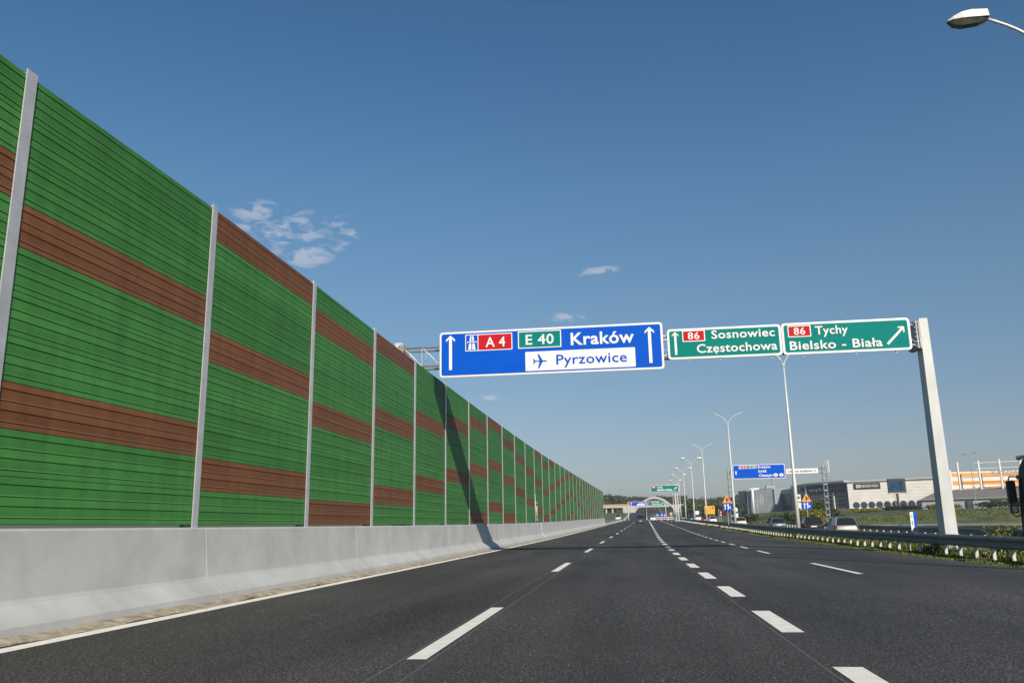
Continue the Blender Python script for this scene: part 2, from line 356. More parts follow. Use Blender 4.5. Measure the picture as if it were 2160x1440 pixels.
order = sorted(KS[:-1], key=lambda k: abs(k+.5) if k >= 0 else 6+abs(k)*3)
ng = nb = 0; rest = MB(); restb = MB()
for k in order:
    for i in range(10):
        br = is_brown(k, i) if k != -1 else i in (2, 6)
        if br and nb < 96: m = MB(); panel_mesh(k, i, m); m.build('brown_panel', [M['brn'], M['brn_glint']], wall_root); nb += 1
        elif not br and ng < 98: m = MB(); panel_mesh(k, i, m); m.build('green_panel', [M['grn'], M['grn_glint']], wall_root); ng += 1
        elif br: panel_mesh(k, i, restb)
        else: panel_mesh(k, i, rest)
tag(rest.build('green_panel', [M['grn'], M['grn_glint']], wall_root), kind='stuff')
if restb.v: tag(restb.build('brown_panel', [M['brn'], M['brn_glint']], wall_root), kind='stuff')
for k in KS:
    m = MB(); y = post_y(k); zt = ztop(k)+.06; w2 = .1
    def pb(x0, x1, ya, yb):
        a = [wl(P(x, yy, z)) for z in (ZB-.02, zt) for x, yy in ((x0, ya), (x1, ya), (x1, yb), (x0, yb))]
        m.add(a, [(0, 3, 2, 1), (4, 5, 6, 7), (0, 1, 5, 4), (1, 2, 6, 5), (2, 3, 7, 6), (3, 0, 4, 7)])
    pb(XW-.02, XW, y-w2, y+w2); pb(XW-.26, XW-.24, y-w2, y+w2); pb(XW-.24, XW-.02, y-.012, y+.012)
    m.build('post', M['galv'], wall_root)
# concrete barrier in front of it
def make_barrier():
    prof = [(-7.42, .0), (-7.43, .16), (-7.47, .21), (-7.70, .40), (-7.73, .46), (-7.80, 1.31), (-7.825, 1.344), (-8.3, 1.344), (-8.34, 1.0), (-8.36, -.2)]
    root = empty('concrete_barrier', P(-7.9, 30, 0)); tag(root, 'long grey concrete safety barrier under the green noise barrier', 'safety barrier')
    joints = [-9, 6.72, 14.9, 23.6, 36.0, 49, 60, 70.4, 84, 100, 120, 140, 160, 181]
    for a, b in zip(joints, joints[1:]):
        m = MB(); ys = [a+.012]+[y for y in YS if a+.5 < y < b-.5]+[b-.012]
        m.loft([[P(x, y, z)-root.location for x, z in prof] for y in ys], close=True, caps=True)
        m.build('barrier_segment', M['concrete'], root)
    for j in joints[1:-1]:
        m = MB(); wj = .05 if j < 10 else (.55 if j == 70.4 else .012); inn = .02 if j == 70.4 else .006 if j == 6.72 else -.02
        pr = [(x+inn, z) for x, z in prof[:7]]
        m.loft([[P(x, y, z)-root.location for x, z in pr] for y in (j-wj/2, j+wj/2)], close=False, caps=False)
        m.build('joint', M['paint'] if j == 70.4 else M['joint'], root)
    # end ramp
make_barrier()
def make_pipe():
    root = empty('twin_pipe_stand', P(-7.86, 68.3, 1.344)); tag(root, 'short twin steel pipes with two clamps on top of the concrete barrier', 'pipe stand')
    m = MB(); m.tube([(0, 0, 0), (0, 0, 1.65)], .05); m.build('pipe', M['galv'], root, smooth=True)
    m = MB(); m.tube([(.02, -1.3, 0), (.02, -1.3, 2.2)], .045); m.build('pipe', M['galv'], root, smooth=True)
    for z in (.2, 1.55):
        m = MB(); m.tube([(0, -1.3, z), (0, .1, z)], .05); m.ball((.03, -.3, z), (.12, .3, .1)); m.build('clamp', M['galv_dull'], root)
make_pipe()

# ------------------------------------------------------------------ signs: letters, arrows, boards
_tx = {}
def text_geo(s, off=.012):
    if (s, off) in _tx: return _tx[(s, off)]
    c = bpy.data.curves.new('tmp', 'FONT'); c.body = s; c.offset = off; c.resolution_u = 3; c.fill_mode = 'FRONT'
    c.space_character = 1.06
    o = bpy.data.objects.new('tmp', c); COL.objects.link(o)
    dg = bpy.context.evaluated_depsgraph_get(); dg.update()
    me = bpy.data.meshes.new_from_object(o.evaluated_get(dg))
    vs = [tuple(v.co) for v in me.vertices]; fs = [tuple(p.vertices) for p in me.polygons]
    COL.objects.unlink(o); bpy.data.objects.remove(o); bpy.data.curves.remove(c); bpy.data.meshes.remove(me)
    _tx[(s, off)] = (vs, fs); return vs, fs
CAP = max(v[1] for v in text_geo('H')[0])
def letters(parent, s, m, x0, x1, base, cap, y=-.03, off=.012, name='lettering'):
    vs, fs = text_geo(s, off); xa = min(v[0] for v in vs); xb = max(v[0] for v in vs)
    sx = (x1-x0)/(xb-xa); sz = cap/CAP
    b = MB(); b.add([(x0+(v[0]-xa)*sx, y, base+v[1]*sz) for v in vs], fs)
    return b.build(name, m, parent)
def rr(x0, x1, z0, z1, r, n=4):
    pts = []
    for cx, cz, a0 in ((x1-r, z0+r, -90), (x1-r, z1-r, 0), (x0+r, z1-r, 90), (x0+r, z0+r, 180)):
        for i in range(n+1):
            a = math.radians(a0+90*i/n); pts.append((cx+r*math.cos(a), cz+r*math.sin(a)))
    return pts
def plate(parent, name, m, x0, x1, z0, z1, y0, y1, r=.02):
    b = MB(); b.prism(rr(x0, x1, z0, z1, r), y0, y1); return b.build(name, m, parent)
def arrow(parent, m, cx, z0, z1, hw, sw, y, ang=0.0, name='arrow'):
    L = z1-z0; h = hw*.5
    pts = [(-sw/2, 0), (sw/2, 0), (sw/2, L-h*.75), (h, L-h*1.45), (h, L-h*.95), (0, L), (-h, L-h*.95), (-h, L-h*1.45), (-sw/2, L-h*.75)]
    ca, sa = math.cos(ang), math.sin(ang)
    b = MB(); b.prism([(cx+x*ca-z*sa, z0+x*sa+z*ca) for x, z in pts], y-.002, y+.004); return b.build(name, m, parent)
def board(parent, W, H, m, y0=0.0, t=.05, r=.12, brd=.055, edge=.03):
    """white bordered sign board, lower left corner at the parent's origin"""
    plate(parent, 'backing', M['alu'], 0, W, 0, H, y0, y0+t, r)
    plate(parent, 'border', M['white'], edge, W-edge, edge, H-edge, y0-.006, y0-.001, max(.01, r-edge*.6))
    plate(parent, 'face', m, edge+brd, W-edge-brd, edge+brd, H-edge-brd, y0-.012, y0-.007, max(.01, r-edge-brd*.4))
def shield(parent, s, m, x0, x1, z0, z1, tx0, tx1, base, cap, y=-.018):
    e = plate(parent, 'route_shield', M['white'], x0, x1, z0, z1, y-.004, y, .03)
    f = plate(e, 'shield_face', m, x0+.04, x1-.04, z0+.04, z1-.04, y-.009, y-.005, .02)
    letters(e, s, M['white'], tx0, tx1, base, cap, y-.013)
    return e
def mway_symbol(parent, x0, x1, z0, z1, y):
    b = MB(); cx = (x0+x1)/2; h = z1-z0; w_ = x1-x0
    for s in (-1, 1):
        b.prism([(cx+s*.05*w_, z0), (cx+s*.38*w_, z0), (cx+s*.28*w_, z0+h*.45), (cx+s*.05*w_, z0+h*.45)][::s], y-.002, y)
        b.prism([(cx+s*.05*w_, z0+h*.62), (cx+s*.24*w_, z0+h*.62), (cx+s*.15*w_, z1), (cx+s*.04*w_, z1)][::s], y-.002, y)
    b.prism([(x0, z0+h*.52), (x1, z0+h*.52), (x1, z0+h*.58), (x0, z0+h*.58)], y-.004, y-.003)
    b.build('motorway_symbol', M['white'], parent)
def plane_symbol(parent, cx, cz, s, m, y):
    half = [(1.0, .0), (.8, .09), (.35, .10), (-.15, 1.0), (-.35, 1.0), (-.1, .1), (-.62, .07), (-.86, .36), (-1.0, .36), (-.88, 0)]
    pts = [(x, z) for x, z in half]+[(x, -z) for x, z in half[::-1][1:-1]]
    pts = [(cx+x*s, cz+z*s) for x, z in pts][::-1]
    b = MB(); b.prism(pts, y-.002, y+.002); b.build('aeroplane_symbol', m, parent)

# ------------------------------------------------------------------ big gantry over the road
GY = 33.0
def make_gantry():
    root = empty('sign_gantry', P(11.75, GY+.4, 0), 0); tag(root, 'large steel truss gantry on a square column spanning the motorway', 'sign gantry')
    L = root.location
    def w(X, y, z): return Vector((X+kx(GY), y, z+gz(GY)))-L
    def colm(xc):
        m = MB(); rings = []
        for z, wx, wy in ((-.1, .22, .33), (.5, .22, .33), (8.9, .155, .28)):
            rings.append([w(xc-wx, GY+.35-wy, z), w(xc+wx, GY+.35-wy, z), w(xc+wx, GY+.35+wy, z), w(xc-wx, GY+.35+wy, z)])
        m.loft(rings); c = m.build('column', M['column'], root)
        m = MB(); p = w(xc, GY+.35, 0); m.box(p.x-.4, p.x+.4, p.y-.5, p.y+.5, p.z-.1, p.z+.16); m.build('base_plate', M['concrete_pale'], c)
        for dy in (-.2, .2):
            pass
    colm(11.77); colm(-9.3)
    ch = [(GY+.12, 8.66), (GY+.12, 7.86), (GY+.85, 8.66), (GY+.85, 7.86)]
    for y, z in ch:
        m = MB(); m.tube([w(-9.2, y, z), w(11.62, y, z)], .045, 8); m.build('chord', M['galv'], root, smooth=True)
    m = MB(); n = 26; xs = [-9.1+i*(20.6/n) for i in range(n+1)]
    for i, x in enumerate(xs):
        for y in (GY+.12, GY+.85): m.tube([w(x, y, 7.86), w(x, y, 8.66)], .02, 6)
        for z in (7.86, 8.66): m.tube([w(x, GY+.12, z), w(x, GY+.85, z)], .018, 6)
        if i < n:
            for y in (GY+.12, GY+.85): m.tube([w(x, y, 8.66), w(xs[i+1], y, 7.86)], .018, 6)
            m.tube([w(x, GY+.12, 7.86), w(xs[i+1], GY+.85, 7.86)], .015, 6)
    m.build('bracing', M['galv'], root)
    for xc in (11.56, -9.1):
        m = MB(); s = .03
        for x0 in (xc-.03, xc-.12):
            p = w(x0, GY+.0, 7.7); q_ = w(x0+.05, GY+.95, 8.82); m.box(p.x, q_.x, p.y, q_.y, p.z, q_.z)
        m.build('flange_plate', M['galv_dull'], root)
        m = MB()
        for k in range(6):
            for y in (GY+.02, GY+.92): p = w(xc-.02, y, 7.78+k*.19); m.tube([p-Vector((.17, 0, 0)), p+Vector((.06, 0, 0))], .025, 6)
        m.build('bolt_row', M['galv_dull'], root)
    m = MB()
    for x in (-6.5, -4, -1.5, 1, 2.7, 3.9, 5.9, 7.1, 9.1, 10.6):
        for z in ((7.42, 9.1) if x < 1.5 else (7.6, 8.85)):
            pass
        a = w(x, GY+.06, 7.4 if x < 1.5 else 7.56); b = w(x+.06, GY+.11, 9.15 if x < 1.5 else 8.85); m.box(a.x, b.x, a.y, b.y, a.z, b.z)
    m.build('sign_bracket', M['galv_dull'], root)
make_gantry()
def sign_root(label, x, z, y=GY, cat='road sign', group=None):
    r = empty('direction_sign', P(x, y, z), 0); tag(r, label, cat, group); return r
# blue sign
s = sign_root('big blue overhead direction sign reading A 4, E 40, Kraków and Pyrzowice', -7.52, 7.30)
W_, H_ = 9.23, 1.94; board(s, W_, H_, M['blue'], r=.13)
arrow(s, M['white'], .47, H_-1.62, H_-.15, .38, .125, -.016)
arrow(s, M['white'], 8.70, H_-1.68, H_-.18, .38, .125, -.016)
e = plate(s, 'route_shield', M['white'], 1.10, 3.08, H_-.86, H_-.15, -.018, -.014, .03)
plate(e, 'shield_face', M['blue'], 1.135, 1.62, H_-.825, H_-.185, -.024, -.019, .015)
plate(e, 'shield_face', M['red'], 1.655, 3.045, H_-.825, H_-.185, -.024, -.019, .015)
mway_symbol(e, 1.17, 1.585, H_-.80, H_-.21, -.027); letters(e, 'A 4', M['white'], 1.96, 2.78, H_-.71, .41, -.028)
shield(s, 'E 40', M['green'], 3.32, 5.11, H_-.85, H_-.12, 3.64, 4.80, H_-.69, .41)
letters(s, 'Kraków', M['white'], 5.5, 8.07, H_-.79, .50, off=.02)
e = plate(s, 'destination_plate', M['white'], 3.61, 8.09, H_-1.80, H_-1.0, -.018, -.014, .03)
plane_symbol(e, 4.22, H_-1.41, .30, M['blue'], -.022); letters(e, 'Pyrzowice', M['blue'], 4.88, 7.75, H_-1.58, .41, -.022, off=.016)
# green signs
s = sign_root('green overhead direction sign reading 86, Sosnowiec and Częstochowa', 1.88, 7.66)
W_, H_ = 4.46, 1.25; board(s, W_, H_, M['green'], r=.13)
arrow(s, M['white'], .32, H_-1.06, H_-.12, .26, .09, -.016)
shield(s, '86', M['red'], .60, 1.50, H_-.55, H_-.08, .82, 1.28, H_-.45, .28)
letters(s, 'Sosnowiec', M['white'], 1.75, 4.22, H_-.47, .33, off=.016); letters(s, 'Czestochowa', M['white'], 1.14, 4.27, H_-1.02, .34, off=.016)
b = MB(); b.tube([(1.90, -.03, H_-1.02), (1.86, -.03, H_-1.06), (1.87, -.03, H_-1.10), (1.93, -.03, H_-1.105)], [.018, .02, .02, .014], 6); b.build('ogonek', M['white'], s)
s = sign_root('green overhead direction sign reading 86, Tychy and Bielsko - Biała', 6.37, 7.66)
W_, H_ = 4.85, 1.27; board(s, W_, H_, M['green'], r=.13)
shield(s, '86', M['red'], .23, 1.12, H_-.58, H_-.11, .46, .90, H_-.48, .28)
letters(s, 'Tychy', M['white'], 1.28, 2.52, H_-.51, .33, off=.016); letters(s, 'Bielsko - Biała', M['white'], .26, 3.76, H_-1.09, .34, off=.016)
arrow(s, M['white'], 3.95, H_-1.02, H_-.06, .30, .09, -.016, ang=-math.radians(45))

# ------------------------------------------------------------------ guardrails
def wprof(): return [(0, -.155), (.03, -.155), (.075, -.11), (.075, -.05), (.02, -.015), (.02, .015), (.075, .05), (.075, .11), (.03, .155), (0, .155), (.055, .11), (.055, .05), (0, .015), (0, -.015), (.055, -.05), (.055, -.11)]
def make_rail(label, X, Ya, Yb, zc, sp, side=-1, zoff=0.0, limit=96, double=False):
    root = empty('guardrail', P(X, Ya, gnd(X, Ya)+zoff)); tag(root, label, 'guardrail'); L = root.location
    ys = [Ya]+[y for y in YS if Ya < y < Yb]+[Yb]
    for sd in ((side, -side) if double else (side,)):
        m = MB(); ring = [(0, -.18), (.03, -.18), (.078, -.13), (.078, -.06), (.022, -.018), (.022, .018), (.078, .06), (.078, .13), (.03, .18), (0, .18)]
        m.loft([[P(X+sd*(.07+d), y, zc+v+zoff)-L for d, v in ring] for y in ys]); m.build('rail_beam', M['railsteel'], root)
    n = int((Yb-Ya)/sp); rest = MB()
    for i in range(n+1):
        y = Ya+.3+i*sp
        if y > Yb: break
        m = rest if i >= limit else MB()
        p = P(X, y, zoff)-L; g = gnd(X, y)-zoff-.1
        m.box(p.x-.045, p.x+.05, p.y-.03, p.y-.02, p.z+g, p.z+zc+.08); m.box(p.x+.04, p.x+.05, p.y-.02, p.y+.05, p.z+g, p.z+zc+.08); m.box(p.x-.045, p.x-.035, p.y-.02, p.y+.05, p.z+g, p.z+zc+.08)
        if i < limit: m.build('rail_post', M['post_rail'], root)
    if rest.v: tag(rest.build('rail_post', M['post_rail'], root), kind='stuff')
make_rail('steel guardrail with pale posts along the right edge of the motorway', 11.0, 14, 290, .525, 1.33, double=True)
make_rail('steel guardrail on the far side of the side road behind the cars', 19.5, 28, 135, .55, 2.0, zoff=-.12)
make_rail('steel guardrail on the left verge after the end of the noise barrier', -8.0, 184, 330, .6, 4.0, side=1)

# ------------------------------------------------------------------ street lamps
def lamp_head(parent, tip, d):
    """luminaire pointing along +-x"""
    x0, y0, z0 = tip; m = MB(); rings = []
    for t, hw, ht, hb in ((-.06, .10, .05, 0), (-.02, .16, .21, 0), (.35, .17, .23, 0), (.60, .165, .19, 0), (.80, .13, .10, 0), (.93, .06, .02, 0)):
        x = x0+d*t
        rings.append([(x, y0-hw, z0+.0), (x, y0-hw*.75, z0+ht), (x, y0+hw*.75, z0+ht), (x, y0+hw, z0+.0)])
    h = MB(); h.loft(rings); hd = h.build('lamp_head', M['lampgrey'], parent)
    rings = []
    for t, hw, ht, hb in ((-.02, .15, 0, -.04), (.2, .165, 0, -.13), (.6, .16, 0, -.17), (.8, .125, 0, -.13), (.92, .055, 0, -.03)):
        x = x0+d*t; rings.append([(x, y0+hw, z0-.004), (x, y0+hw*.6, z0+hb), (x, y0-hw*.6, z0+hb), (x, y0-hw, z0-.004)])
    h = MB(); h.loft(rings); h.build('lamp_bowl', M['bowl'], hd)
M['lampgrey'] = mat('lamp_housing', (.62, .62, .60), .4, .1)
M['bowl'] = mat('lamp_bowl', (.055, .055, .05), .2, var=.2)
M['lamppole'] = mat('lamp_pole', (.60, .60, .57), .5, .2, var=.06)
def make_lamp(heads, reach):
    root = empty('street_lamp', (0, 0, 0))
    m = MB(); m.tube([(0, 0, -.3), (0, 0, 3.9), (0, 0, 4.0), (0, 0, 8.0), (0, 0, 8.1), (0, 0, 12.0)], [.15, .13, .105, .095, .08, .06], 10); m.build('pole', M['lamppole'], root, smooth=True)
    for d in (-1, 1):
        pts = []
        for i in range(11):
            t = i/10; a = (1-t)**3; b = 3*t*(1-t)**2; c = 3*t*t*(1-t); e = t**3
            pts.append((d*(b*.10+c*.55+e*reach), 0, a*11.95+b*12.75+c*13.15+e*13.55))
        m = MB(); m.tube(pts, [.05]*4+[.04]*7, 8); a = m.build('arm', M['lamppole'], root, smooth=True)
        if heads: lamp_head(root, (pts[-1][0]-d*.04, 0, pts[-1][2]-.02), d)
    return root
lampA = make_lamp(True, 1.45); lampB = make_lamp(False, 1.75)
LAMPS = [(10.98, 19.9, 1, 'nearest double street lamp, only one grey lamp head and arm in view'),
         (11.3, 60.5, 0, 'tall twin arm lamp pole whose bare arms rise behind the green signs'),
         (11.1, 100, 0, 'lamp pole with two bare arms left of the blue Łódź sign'),
         (11.0, 144.5, 0, 'lamp pole with bare arms in front of the yellow board'),
         (11.1, 182, 1, 'street lamp with two grey heads just right of the far green sign'),
         (11.1, 220.5, 1, 'street lamp rising in front of the right end of the far green sign'),
         (11.3, 256.5, 1, 'street lamp seen between the two far green signs'),
         (11.6, 297, 1, 'second farthest small street lamp near the arch bridge'),
         (11.9, 338, 1, 'farthest tiny street lamp near the arch bridge')]
ua = ub = False
for X, Y, h, lab in LAMPS:
    if h: o = lampA if not ua else copy_tree(lampA); ua = True
    else: o = lampB if not ub else copy_tree(lampB); ub = True
    o.location = P(X, Y, .0); tag(o, lab, 'street lamp', 'street lamps along the right verge')
tallb = empty('car_park_lamp', (90.2, 230, 4.0)); tag(tallb, 'tall thin double lamp in front of the orange striped store', 'lamp post')
m = MB(); m.tube([(0, 0, 0), (0, 0, 14.0)], [.12, .07]); m.build('pole', M['galv_dull'], tallb)
m = MB(); m.tube([(-1.2, 0, 13.9), (0, 0, 14.1), (1.2, 0, 14.3)], .05); m.build('arm', M['galv_dull'], tallb)
for d in (-1, 1):
    m = MB(); m.box(d*1.2-.35, d*1.2+.35, -.15, .15, 14.1+d*.15, 14.22+d*.15); m.build('lamp_head', M['plastic'], tallb)
lp = empty('car_park_lamp', (95.1, 310, 5.0)); tag(lp, 'small lamp post in front of the white shop wall by the screen', 'lamp post')
m = MB(); m.tube([(0, 0, 0), (0, 0, 8.8)], [.1, .06]); m.build('pole', M['galv'], lp)
m = MB(); m.box(-.9, .1, -.12, .12, 8.8, 8.95); m.build('lamp_head', M['plastic'], lp)

# ------------------------------------------------------------------ second gantry, over the side road
def lattice(parent, p0, p1, wd, n, dp=None, name='lattice_column', r=.035):
    """square lattice member between two points (local), wd wide"""
    a, b = Vector(p0), Vector(p1); d = (b-a); ux = Vector((1, 0, 0)) if abs(d.z) > abs(d.x) else Vector((0, 0, 1)); uy = Vector((0, 1, 0)); dp = dp or wd
    m = MB()
    cs = [(-wd/2, -dp/2), (wd/2, -dp/2), (wd/2, dp/2), (-wd/2, dp/2)]
    for i, j in cs: m.tube([a+ux*i+uy*j, b+ux*i+uy*j], r, 4)
    for k in range(n+1):
        c = a+d*(k/n)
        for (i, j), (i2, j2) in zip(cs, cs[1:]+cs[:1]):
            m.box(*sum([[min(v, w), max(v, w)] for v, w in zip((c+ux*i+uy*j)-Vector((.03,.02,.06)), (c+ux*i2+uy*j2)+Vector((.03,.02,.06)))], []))
    return m.build(name, M['galv_dull'], parent)
g2 = empty('sign_gantry', P(12.0, 110.3, -.1)); tag(g2, 'slim lattice gantry with two ladder columns over the side road', 'sign gantry')
lattice(g2, (-.1, .3, 0), (-.1, .3, 7.3), .42, 9); lattice(g2, (11.7, .3, 0), (11.7, .3, 7.6), .42, 10)
lattice(g2, (0, .3, 7.05), (11.6, .3, 7.05), .5, 22, name='lattice_beam', r=.03)
s = empty('direction_sign', P(12.3, 110, 6.10)); tag(s, 'blue overhead direction sign reading Kraków, Łódź and Cieszyn above the side road', 'road sign')
W_, H_ = 6.5, 1.80; board(s, W_, H_, M['blue'], r=.08, brd=.05, edge=.02)
arrow(s, M['white'], .38, .55, 1.05, .26, .12, -.016)
e = plate(s, 'route_shield', M['white'], .74, 1.86, 1.28, 1.68, -.018, -.014, .03); plate(e, 'shield_face', M['red'], 1.12, 1.82, 1.31, 1.65, -.024, -.019, .01); plate(e, 'shield_face', M['blue'], .77, 1.09, 1.31, 1.65, -.024, -.019, .01)
mway_symbol(e, .79, 1.07, 1.33, 1.63, -.027); letters(e, 'A 4', M['white'], 1.24, 1.72, 1.36, .25, -.028, off=.03)
shield(s, 'E 40', M['green'], 2.0, 3.02, 1.30, 1.68, 2.16, 2.86, 1.37, .24)
letters(s, 'Kraków', M['white'], 3.17, 4.75, 1.33, .30, off=.03); letters(s, 'Łódź', M['white'], 3.17, 4.2, .80, .30, off=.03); letters(s, 'Cieszyn', M['white'], 3.22, 4.88, .27, .30, off=.03)
for x, t in ((5.30, 'SK'), (6.02, 'CZ')):
    b = MB(); b.prism([(x+.28*math.cos(a*PI/8), .42+.20*math.sin(a*PI/8)) for a in range(16)], -.022, -.016); o = b.build('country_oval', M['white'], s)
    letters(o, t, M['black'], x-.13, x+.13, .34, .16, -.026)
s = empty('direction_sign', P(18.92, 110, 6.62)); tag(s, 'white strip sign reading Centrum handlowe with an arrow pointing right', 'road sign')
board(s, 3.95, .62, M['white'], r=.05, brd=.02, edge=.01)
letters(s, 'Centrum handlowe', M['black'], .22, 3.2, .18, .28, -.022, off=.025); arrow(s, M['black'], 3.3, .31, .77-.05-.28+.31, .2, .08, -.018, ang=-PI/2)

# ------------------------------------------------------------------ small road signs
def lane_sign(X, Y, zb, label, h=3.0):
    r = empty('lane_sign', P(X, Y, gnd(X, Y))); tag(r, label, 'road sign', 'orange triangle signs over blue lane boards')
    z0 = zb
    m = MB(); m.tube([(0, .05, -.1), (0, .05, z0+.1)], .04, 8); m.build('pole', M['galv'], r)
    plate(r, 'lane_board', M['blue'], -.5, .5, z0, z0+.86, -.01, .01, .05)
    b = r.children if False else None
    arrow(r, M['white'], -.27, z0+.10, z0+.78, .30, .11, -.018)
    m = MB(); m.prism([(.03, z0+.10), (.14, z0+.10), (.14, z0+.30), (.28, z0+.30), (.28, z0+.20), (.44, z0+.36), (.28, z0+.52), (.28, z0+.42), (.14, z0+.42), (.14, z0+.60), (.24, z0+.60), (.085, z0+.79), (-.07, z0+.60), (.03, z0+.60)], -.020, -.014); m.build('arrow', M['white'], r)
    m = MB(); m.prism([(-.58, z0+.90), (.58, z0+.90), (0, z0+1.86)], -.01, .01); t = m.build('warning_triangle', M['orange'], r)
    m = MB(); m.prism([(-.06, z0+1.02), (.06, z0+1.02), (.09, z0+1.25), (.30, z0+1.18), (.26, z0+1.34), (.08, z0+1.36), (.05, z0+1.58), (-.05, z0+1.58), (-.1, z0+1.25)], -.02, -.014); m.build('road_symbol', M['black'], t)
    return r
M['orange'] = mat('sign_orange', (.85, .30, .015), .45)
lane_sign(10.72, 104, 2.2, 'orange triangle over a blue lane board behind the guardrail, near the left ladder column')
lane_sign(20.0, 104, 2.2, 'orange triangle over a blue lane board on the far verge, near the price pylon')
def simple_sign(name, X, Y, zt, w_, h_, m, label, cat='road sign', round_=False, pole=.035):
    g = gnd(X, Y); r = empty(name, P(X, Y, g)); tag(r, label, cat); z = zt-g
    b = MB(); b.tube([(0, .04, -.1), (0, .04, z)], pole, 6); b.build('pole', M['galv'], r)
    b = MB()
    if round_: b.prism([(w_/2*math.cos(a*PI/8), z-w_/2+w_/2*math.sin(a*PI/8)) for a in range(16)], -.01, .01)
    else: b.prism(rr(-w_/2, w_/2, z-h_, z, .03), -.01, .01)
    b.build('sign_plate', m, r); return r, z
r, z = simple_sign('information_board', 14.56, 185, 3.5, 2.15, 1.72, M['yellow'], 'large yellow information board behind the lamp pole', 'sign board')
for x in (-.8, .8):
    b = MB(); b.tube([(x, .05, -.2), (x, .05, z-1.7)], .05, 6); b.build('pole', M['galv'], r)
for k in range(4):
    b = MB(); b.box(-.85, .3-.1*k, -.016, -.012, z-.35-k*.36, z-.30-k*.36); b.build('text_line', M['bark'], r)
b = MB(); b.box(.45, .8, -.016, -.012, z-.6, z-.28); b.build('text_line', M['bark'], r)
simple_sign('round_sign', 15.4, 140, 2.75, .62, .62, M['white'], 'small round white sign above the beige car', round_=True)
r, z = simple_sign('bus_stop_board', 15.35, 139, 2.2, .5, 1.0, M['white'], 'narrow white and blue notice board above the beige car', 'sign board')
b = MB(); b.box(-.22, .22, -.016, -.012, z-.38, z-.08); b.build('blue_field', M['blue'], r)
r, z = simple_sign('chevron_marker', 13.85, 150, 2.35, .32, .42, M['red'], 'red and white arrow marker right of the yellow board', 'road marker')
for dz in (.05, .50):
    b = MB(); b.prism([(-.16, z-dz-.33), (.16, z-dz-.33), (0, z-dz-.08)], -.016, -.012); b.build('white_chevron', M['white'], r)
b = MB(); b.prism(rr(-.16, .16, z-.92, z-.5, .03), -.01, .01); b.build('sign_plate', M['red'], r)
simple_sign('marker_post', 13.6, 151, 2.5, .12, .12, M['white'], 'thin white post topped with a small white cap', 'road marker')
r, z = simple_sign('blue_sign', 13.35, 210, 2.6, .9, .85, M['white'], 'small white poster on the verge above the white van', 'poster')
# tilted advertising board on the verge
r = empty('advertising_board', P(19.35, 62, -.05), .35); tag(r, 'small leaning white and blue advertising board behind the far guardrail', 'sign board')
b = MB(); b.box(-.22, .04, 0, .02, 0, 1.65); b.build('white_panel', M['white'], r)
b = MB(); b.box(.04, .26, .0, .02, 0, 1.65); b.build('blue_panel', M['blue'], r)
for z_ in (.95, .80): 
    b = MB(); b.box(-.15, -.02, -.006, -.002, z_, z_+.08); b.build('black_mark', M['black'], r)
b = MB(); b.box(-.18, .0, -.006, -.002, 1.25, 1.5); b.build('grey_logo', M['bluegrey'] if 'bluegrey' in M else M['galv'], r)

